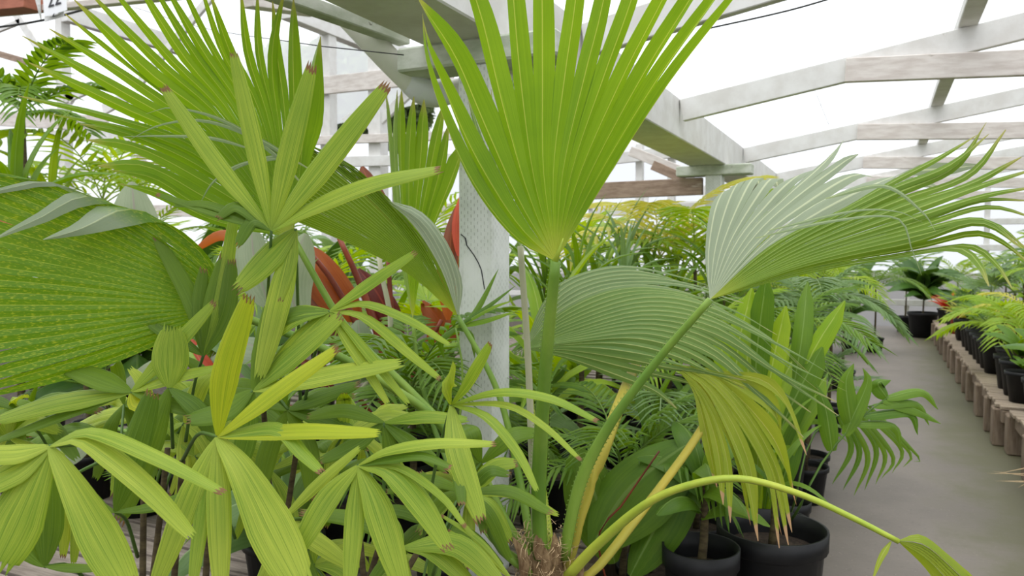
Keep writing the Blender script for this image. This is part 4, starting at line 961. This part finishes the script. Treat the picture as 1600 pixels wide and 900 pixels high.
D = 3.6; q = on(610, D)
def lv(hw, pts, mt, prof='oval', d=D): return (hw, [(x, y, d + 0.05 * i) for i, (x, y) in enumerate(pts)], mt, prof)
foot = (615, 760, D)
traced('bronze_banana', q, 'bronze red banana with glowing orange leaves behind the lady palms', 'plant', [
    lv(24, [(606, 400), (590, 330), (566, 260)], 'bronze'), lv(34, [(560, 500), (515, 440), (486, 385)], 'orange'), lv(26, [(545, 480), (505, 470), (478, 400)], 'bronze'),
    lv(15, [(700, 500), (700, 430), (712, 372)], 'orange'), lv(13, [(706, 440), (704, 380), (716, 318)], 'bronze'), lv(8, [(716, 400), (714, 350), (722, 300)], 'red'), lv(12, [(420, 400), (350, 364), (300, 392)], 'orange'),
    lv(17, [(430, 450), (390, 420), (362, 405)], 'maroon'), lv(26, [(620, 560), (600, 480), (560, 420)], 'maroon'), lv(24, [(640, 600), (690, 520), (660, 470)], 'orange'),
    lv(20, [(600, 600), (650, 560), (720, 520)], 'bronze'), lv(26, [(590, 580), (560, 540), (500, 500)], 'bronze'), lv(18, [(690, 460), (700, 420), (694, 380)], 'orange'),
    lv(20, [(560, 620), (500, 580), (440, 560)], 'maroon'), lv(18, [(350, 620), (310, 560), (300, 530)], 'red'), lv(14, [(20, 360), (0, 340), (-20, 325)], 'orange'),
    lv(16, [(60, 720), (45, 690), (30, 670)], 'red')],
    (0.2, 0.3, 'pot'), [([foot, (600, 560, D), (565, 450, D), (530, 372, D)], 0.03, 0.012, 'petiole_red'), ([foot, (580, 560, D), (520, 440, D), (462, 372, D)], 0.02, 0.011, 'petiole_red'),
                        ([foot, (640, 600, D), (690, 500, D)], 0.02, 0.01, 'petiole_red'), ([foot, (615, 560, D), (606, 400, D)], 0.02, 0.01, 'petiole_red'),
                        ([foot, (560, 620, D), (430, 450, D)], 0.014, 0.008, 'petiole_red'), ([foot, (470, 640, D), (350, 620, D)], 0.012, 0.008, 'petiole_red')])
D = 3.15; q = on(420, D); foot = (430, 760, D)
traced('banana_plant', q, 'pale grey green banana with broad torn leaves behind the lady palms', 'plant', [
    lv(36, [(470, 510), (452, 440), (478, 365)], 'banana', d=D), lv(30, [(420, 480), (398, 410), (392, 352)], 'banana', d=D), lv(36, [(228, 420), (212, 345), (206, 284)], 'banana', d=3.4),
    lv(28, [(430, 560), (380, 540), (330, 560)], 'banana', d=D), lv(30, [(520, 600), (560, 560), (560, 500)], 'banana', d=D), lv(40, [(150, 660), (100, 690), (60, 700)], 'banana', d=D), lv(24, [(260, 560), (230, 575), (190, 600)], 'banana', d=D)],
    (0.18, 0.28, 'pot'), [([foot, (450, 600, D), (470, 500, D)], 0.03, 0.014, 'petiole'), ([foot, (300, 560, 3.3), (228, 420, 3.4)], 0.02, 0.01, 'petiole'), ([foot, (600, 560, D), (592, 400, D)], 0.014, 0.01, 'petiole_grey'),
                          ([foot, (420, 580, D), (420, 480, D)], 0.02, 0.01, 'petiole'), ([foot, (280, 700, D), (150, 660, D)], 0.014, 0.008, 'petiole')])
D = 2.5
traced('palm_seedling', on(690, 2.5), 'slender palm seedling with grassy leaves crossing the white post', 'palm', [lv(5, [(712, 512), (742, 488), (779, 420)], 'green', 'lance', d=D), lv(4, [(716, 508), (760, 480), (806, 446)], 'green', 'lance', d=D),
    lv(5, [(712, 510), (760, 500), (812, 484)], 'lime', 'lance', d=D), lv(4, [(712, 512), (765, 482), (806, 468)], 'lime', 'lance', d=D), lv(7, [(712, 512), (690, 530), (694, 560)], 'green', 'lance', d=D), lv(5, [(712, 512), (735, 520), (742, 560)], 'green', 'lance', d=D)],
    (0.09, 0.16, 'pot'), [([(705, 700, D), (722, 610, D), (712, 512, D)], 0.005, 0.003, 'petiole')])
# lime strap-leaved plant by the aisle
D = 3.0; q = on(1190, D, 0.0)
ll = [(20, (1150, 560), (1175, 450)), (19, (1180, 560), (1198, 430)), (17, (1200, 580), (1228, 478)), (21, (1190, 640), (1266, 512)), (20, (1215, 650), (1285, 542)), (18, (1225, 660), (1290, 590)), (17, (1170, 560), (1160, 470)), (15, (1245, 540), (1262, 440)),
      (16, (1250, 560), (1320, 470)), (17, (1150, 600), (1120, 520)), (16, (1230, 690), (1250, 620))]
traced('lime_foliage_plant', q, 'lime yellow plant with upright blunt leaves beside the aisle', 'plant',
       [(w, [(1205, 760, D), (a[0], a[1] + 40, D - 0.02), (b[0], b[1], D + rng.uniform(-0.1, 0.1))], ('lime', 'green', 'lime')[i % 3], 'spoon') for i, (w, a, b) in enumerate(ll)], (0.13, 0.36, 'pot'), rooted=True)
# parlour palm leaning into the aisle
D = 2.75; q = on(1222, D, 0.0)
ax_ = [(1245, 800), (1280, 730), (1335, 662), (1388, 620)]
pal = [(15, (1330, 668), (1322, 600), (1334, 568)), (12, (1385, 622), (1372, 600), (1392, 594)), (9, (1385, 622), (1440, 612), (1466, 640)), (8, (1365, 634), (1430, 630), (1452, 665)), (9, (1350, 650), (1420, 645), (1434, 680)),
       (8, (1335, 662), (1395, 665), (1408, 700)), (14, (1300, 705), (1290, 640), (1275, 600)), (12, (1320, 680), (1355, 600), (1348, 575)), (10, (1380, 625), (1430, 640), (1470, 662))]
traced('parlour_palm', q, 'parlour palm leaning out over the concrete aisle', 'palm', [(w, [(x, y, D) for x, y in (a, b, c)], 'green', 'lance') for w, a, b, c in pal],
       (0.12, 0.36, 'pot'), [([(1225, 860, D)] + [(x, y, D) for x, y in ax_], 0.007, 0.003, 'petiole_dark')], lname='leaflet')
D = 2.95; q = on(1235, D, 0.0)
hang = [((1310, 650), (1330 + i * 13, 700 + 6 * (i % 3)), (1300 + i * 17 - (8 if i > 4 else 0), 775 - abs(i - 2) * 9)) for i in range(9)]
traced('feather_palm', q, 'dark green palm frond hanging its narrow leaflets over the aisle edge', 'palm', [(4.6, [(a[0] + i * 6, a[1] - i * 2, D), (b[0], b[1], D), (c[0], c[1], D)], 'green', 'lance') for i, (a, b, c) in enumerate(hang)],
       (0.1, 0.36, 'pot'), [([(1240, 840, D), (1240, 790, D), (1265, 690, D), (1310, 648, D), (1372, 632, D)], 0.006, 0.003, 'petiole_dark')], lname='leaflet')
# dark bifid leaf low behind the yellow stalks
D = 2.6; q = on(985, D, 0.0)
traced('bifid_palm', q, 'broad leaved seedling palm with an orange midrib under the fan palm', 'palm',
       [(62, [(925, 855, D), (985, 770, D), (1082, 690, D)], 'green', 'oval'), (40, [(985, 900, D), (1040, 800, D), (1085, 700, D)], 'green', 'oval'), (45, [(960, 880, D + 0.1), (930, 780, D + 0.1), (900, 700, D + 0.1)], 'green', 'oval')],
       (0.1, 0.18, 'pot'), [([(985, 900, D), (935, 850, D - 0.04), (975, 785, D - 0.05), (1030, 705, D - 0.05)], 0.004, 0.003, 'petiole_red')])
# ------------------------------------------------------------------ generic fill
def topped(kind, px, d, ytop, label, group, s, n, mat, seed, pot=(0.13, 0.22, 'pot'), **kw):
    q = on(px, d); H = CAMH + (395 - ytop) * d / FPX - q[2]
    reach = {'feather': 0.42, 'fan': 1.05, 'strap': 0.62, 'broad': 0.62}[kind] * s
    return plant(kind, q, label, group, max(0.03, H - reach - pot[1] * 0.85), s, n, mat, seed, pot, **kw)
word_ = {'green': 'mid green', 'lime': 'yellow green', 'blue': 'bluish green'}
# tall plants at the left edge
topped('feather', 45, 4.6, 95, 'tall dark feather palm reaching above the partition rail', None, 0.62, 7, 'green', 1, (0.16, 0.26, 'pot'), lean=(0.5, 1.4), w=0.019)
topped('strap', 30, 4.2, 195, 'dracaena with rusty dead blades beside the partition stud', None, 0.75, 30, 'green', 2, (0.16, 0.26, 'pot'), lean=(0.1, 1.5), w=0.03)
topped('strap', 85, 4.7, 205, 'dracaena with narrow yellow green blades beside the partition stud', None, 0.7, 26, 'lime', 3, (0.16, 0.26, 'pot'), lean=(0.1, 1.5), w=0.026)
topped('feather', 165, 5.6, 225, 'pale feather palm arching before the low partition board', None, 0.95, 9, 'lime', 4, (0.16, 0.26, 'pot'))
# middle: spiky fan palm and yellowing areca between post and far post
topped('strap', 905, 3.7, 350, 'spiky green palm lily between the two posts', None, 0.6, 26, 'green', 11, lean=(0.0, 1.4), w=0.015)
topped('strap', 975, 4.2, 355, 'bluish spiky palm lily between the two posts', None, 0.6, 26, 'blue', 12, lean=(0.0, 1.4), w=0.015)
topped('feather', 1030, 5.6, 312, 'yellowing areca palm in front of the brown cross board', None, 0.95, 9, 'yellow', 13)
topped('strap', 1045, 4.6, 385, 'green strap leaf plant between the two posts', None, 0.6, 16, 'green', 14, w=0.022)
topped('feather', 1085, 5.2, 330, 'lime feather palm beside the far post', None, 0.9, 10, 'lime', 15)
topped('strap', 850, 3.3, 395, 'broad green strap plant just behind the post', None, 0.7, 12, 'lime', 16, w=0.03)
topped('feather', 640, 2.95, 515, 'feathery parlour palm left of the post foot', None, 0.55, 11, 'green', 17, w=0.012)
topped('feather', 690, 3.3, 600, 'green feathery parlour palm against the post', None, 0.5, 10, 'green', 18, w=0.012)
topped('feather', 1262, 4.6, 425, 'pale feather palm drooping over the aisle edge', None, 0.6, 12, 'blue', 19, lean=(0.4, 1.5), w=0.013)
topped('feather', 1215, 3.8, 470, 'green feather palm behind the lime plant', None, 0.5, 12, 'green', 20, lean=(0.3, 1.5))
topped('fan', 1265, 4.3, 545, 'grey green fan palm low over the aisle edge', None, 0.36, 9, 'blue', 21, lean=(0.5, 1.5))
for k, px in enumerate(range(852, 1112, 40)):
    m = ('green', 'lime', 'green', 'blue')[k % 4]
    topped('strap', px, 4.7 + 0.3 * (k % 2), 338 + 10 * (k % 3), f'{word_[m]} spiky palm lily in the row before the far post', f'{word_[m]} palm lilies before the far post', 0.7, 22, m, 40 + k, lean=(0.0, 1.3), w=0.017)
kinds = ['feather', 'strap', 'fan', 'broad', 'feather', 'strap']
mats = ['green', 'lime', 'blue', 'green', 'dark', 'lime']
word = {'green': 'mid green', 'lime': 'yellow green', 'blue': 'bluish green', 'dark': 'dark green', 'yellow': 'yellow', 'red': 'red'}
kw_ = {'feather': 'feather palm', 'strap': 'strap leaf plant', 'fan': 'small fan palm', 'broad': 'broad leaf plant'}
fr_ = random.Random(21); idx = 0
def fill(pxs, d, ylo, yhi, where, grp, n=8, srange=(0.5, 0.8), mset=None):
    global idx
    for px in pxs:
        k = kinds[idx % 6]; m = (mset or mats)[(idx * 5 + 1) % len(mset or mats)]; idx += 1
        s = fr_.uniform(*srange) * (0.75 if k == 'fan' else 1)
        topped(k, px + fr_.uniform(-18, 18), d + fr_.uniform(-0.25, 0.25), fr_.uniform(ylo, yhi), f'{word[m]} {kw_[k]} {where}', f'{word[m]} {kw_[k]} {grp}', s, n, m, idx + 100,
               lean=(0.25, 1.5))
fill(range(-40, 760, 90), 3.9, 400, 470, 'in the row behind the banana', 'behind the banana')
fill(range(-60, 760, 95), 5.3, 330, 400, 'before the whitewashed partition', 'before the partition')
fill(range(-60, 1000, 120), 7.2, 300, 350, 'at the back of the next bay', 'in the next bay', 9, (0.8, 1.1))
fill(range(840, 1180, 62), 3.0, 560, 640, 'close under the big fan palm', 'under the fan palm', 9, (0.4, 0.55), ['green', 'blue', 'green'])
fill(range(860, 1230, 64), 3.7, 470, 540, 'on the bench behind the big fan palm', 'behind the fan palm', 9, (0.5, 0.7), ['green', 'lime', 'green'])
fill(range(900, 1260, 75), 4.9, 400, 440, 'on the bench between the posts', 'between the posts', 9)
fill(range(1110, 1300, 44), 6.2, 395, 440, 'near the far post by the aisle', 'near the far post', 9)
fill(range(1160, 1340, 40), 8.5, 380, 430, 'at the far end of the planted bench', 'far planted bench', 8)
fill(range(1210, 1365, 36), 11.5, 375, 430, 'by the end wall', 'by the end wall', 8, (0.7, 0.9))
fill(range(20, 420, 100), 3.5, 560, 640, 'on the slats behind the lady palms', 'behind the lady palms', 8, (0.35, 0.5), ['green', 'blue', 'green'])
fill(range(440, 780, 75), 2.75, 620, 720, 'low beside the post foot', 'beside the post foot', 8, (0.35, 0.5), ['green', 'blue', 'green'])
# right-hand bench, two rows of pots
def bx(px, X, h_pot=0.2): q = PX(px, 500, X); q[2] = ZB; return q
plant('strap', bx(1479, 1.02), 'red leaved bromeliad in a black pot on the tan bench', None, 0.02, 0.42, 14, 'red', 201, (0.14, 0.24, 'pot'), lean=(0.2, 1.3), w=0.03)
plant('strap', bx(1493, 1.0), 'yellow green seedling in a slim red pot on the tan bench', None, 0.02, 0.35, 8, 'yellow', 202, (0.07, 0.3, 'pot_red'))
plant('strap', bx(1507, 1.06), 'yellow tufted plant beside the red pot', None, 0.05, 0.4, 10, 'yellow', 203, (0.13, 0.24, 'pot'))
plant('fan', bx(1541, 1.25), 'bluish fan palm spreading over the tan bench pots', None, 0.12, 0.62, 8, 'blue', 204, (0.17, 0.32, 'pot'), lean=(0.2, 1.2))
plant('feather', bx(1588, 1.15), 'chartreuse feather palm drooping over the bench edge', None, 0.25, 0.75, 10, 'lime', 205, (0.15, 0.28, 'pot'), lean=(0.5, 1.5), w=0.016)
plant('feather', bx(1612, 1.35), 'pale yellow feather palm at the straw covered bench section', None, 0.3, 0.7, 9, 'yellow', 206, (0.15, 0.28, 'pot'), lean=(0.5, 1.5))
plant('broad', bx(1606, 1.05), 'low leafy seedling by the gap between bench sections', None, 0.05, 0.16, 12, 'green', 207, (0.14, 0.24, 'pot'))
i = 0
for row, X in enumerate((1.15, 1.75, 2.3)):
    for Y in np.arange(4.6 + 0.3 * row, 16.2, 0.95):
        i += 1; k = ('feather', 'broad', 'feather', 'fan', 'strap')[(i * 3) % 5]; m = ('lime', 'green', 'lime', 'green', 'blue', 'lime')[(i * 5) % 6]
        if row == 0:
            if Y > 6.8: continue
            k = ('strap', 'broad')[i % 2]
        where = ('at the front of the right hand bench', 'in the middle row of the right hand bench', 'at the back of the right hand bench')[row]
        plant(k, (X + fr_.uniform(-0.08, 0.08), Y + fr_.uniform(-0.2, 0.2), ZB), f'{word[m]} {kw_[k]} {where}', f'{word[m]} {kw_[k]} right bench row {("front", "middle", "back")[row]}',
              fr_.uniform(0.2, 0.4) + 0.34 * row, fr_.uniform(0.5, 0.7) * (0.7 if k == 'fan' else 0.55 if k == 'broad' else 1), 9, m, i + 300, (0.14, 0.25, 'pot'), lean=(0.3, 1.5))
j = 0
for X in (3.2, 4.2, 5.2):
    for Y in np.arange(5.4, 16.6, 1.5):
        j += 1; kk = ('feather', 'strap', 'broad', 'feather')[j % 4]; m = ('green', 'lime', 'green', 'blue', 'lime')[j % 5]
        plant(kk, (X + fr_.uniform(-0.2, 0.2), Y, 0), f'{word[m]} {kw_[kk]} on the ground beyond the right hand benches', f'{word[m]} {kw_[kk]} beyond the right benches', fr_.uniform(0.75, 1.0) + 0.1 * (X - 3), 0.75, 11, m, j + 600, (0.17, 0.3, 'pot'), lean=(0.2, 1.4))
for X in (-2.6, -1.7, -0.75, 0.45, 1.3, 2.2):
    j += 1; m = ('green', 'lime')[j % 2]
    plant('feather', (X, 16.35, 0), f'{word[m]} feather palm standing against the end wall', f'{word[m]} feather palms at the end wall', 0.75, 0.75, 11, m, j + 700, (0.17, 0.3, 'pot'), lean=(0.2, 1.5))
q = PZ(1441, 527, 0.0)
plant('broad', q, 'very dark green shrub in the large black pot standing at the aisle end', None, 0.55, 0.75, 30, 'dark', 401, (0.24, 0.45, 'pot'), cat='shrub')
for k, Y in enumerate(np.arange(7.05, 13.4, 0.40)):
    kk = ('broad', 'strap', 'fan')[k % 3]; m = ('green', 'lime', 'lime', 'dark')[k % 4]
    if any(abs(Y - y_) < 0.3 for y_ in [bx(p_, 1.05)[1] for p_ in (1479, 1493, 1507, 1541)]): continue
    plant(kk, (1.06, Y, ZB), f'{word[m]} young {kw_[kk]} at the tan bench edge', f'{word[m]} young {kw_[kk]} along the bench edge', 0.08, 0.36, 9, m, k + 500, (0.15, 0.29, 'pot'), lean=(0.1, 1.2))
# dry straw fallen at the bench foot
for k in range(7):
    a = np.array([0.86 + fr_.uniform(0, 0.1), 5.6 + fr_.uniform(-0.25, 0.25), 0.06 + fr_.uniform(0, 0.12)])
    b = a + np.array([-0.22 + fr_.uniform(-0.08, 0.08), fr_.uniform(-0.2, 0.2), -0.05 + fr_.uniform(-0.03, 0.03)]); b[2] = max(0.01, b[2])
    c = a + np.array([0.25, 0.1, 0.1])
    m_ = MB(); blade(m_, [c, a, b], 0.010, 6, 1, 'grass', (0, 0, 1)); tag(obj('dead_leaf', m_.data('dead_leaf', M['straw'], a), None, a), 'dry brown palm leaf fallen at the right bench foot', 'leaf', 'dead leaves at the bench foot')
# trees beyond the partition, seen through the gaps in its framing
for px_, d_, ytop, r_ in ((540, 25, 58, 1.5), (450, 26, 72, 1.3), (618, 26, 92, 1.3)):
    q = P(px_, 500, d_); q[2] = 0; H = CAMH + (395 - ytop) * d_ / FPX
    t = empty('garden_tree', q, 'dark grey green tree outside beyond the partition framing', 'tree', 'trees outside the greenhouse')
    m_ = MB(); tube(m_, [(0, 0, 0), (0, 0, H * 0.7)], 0.12, 0.06, 6, 8); obj('trunk', m_.data('trunk', M['cane']), t)
    m_ = MB(); rg = random.Random(px_)
    for k in range(2600):
        v = unit(np.array([rg.gauss(0, 1) for _ in range(3)])) * rg.uniform(0.75, 1.0)
        c = np.array([v[0] * r_, v[1] * r_, H - 1.6 + v[2] * 1.6]); a = unit(np.array([rg.gauss(0, 1) for _ in range(3)])) * 0.24; b = unit(np.cross(a, [rg.random(), rg.random(), 1])) * 0.13
        m_.add([c - a, c - b, c + a, c + b], [(0, 1, 2, 3)], None, [(rg.random(), 0.2, 0)] * 4)
    tag(obj('foliage', m_.data('foliage', M['dark'], smooth=False), t), kind='stuff')

# look-alikes told apart by their height where two or three share a description
for lab, ts_ in TALL.items():
    if len(ts_) in (2, 3):
        ts_.sort(key=lambda e: -e[0])
        for (h_, o_), wd in zip(ts_, ('taller', 'shorter') if len(ts_) == 2 else ('tallest', 'middle sized', 'shortest')): o_['label'] = wd + ' ' + lab
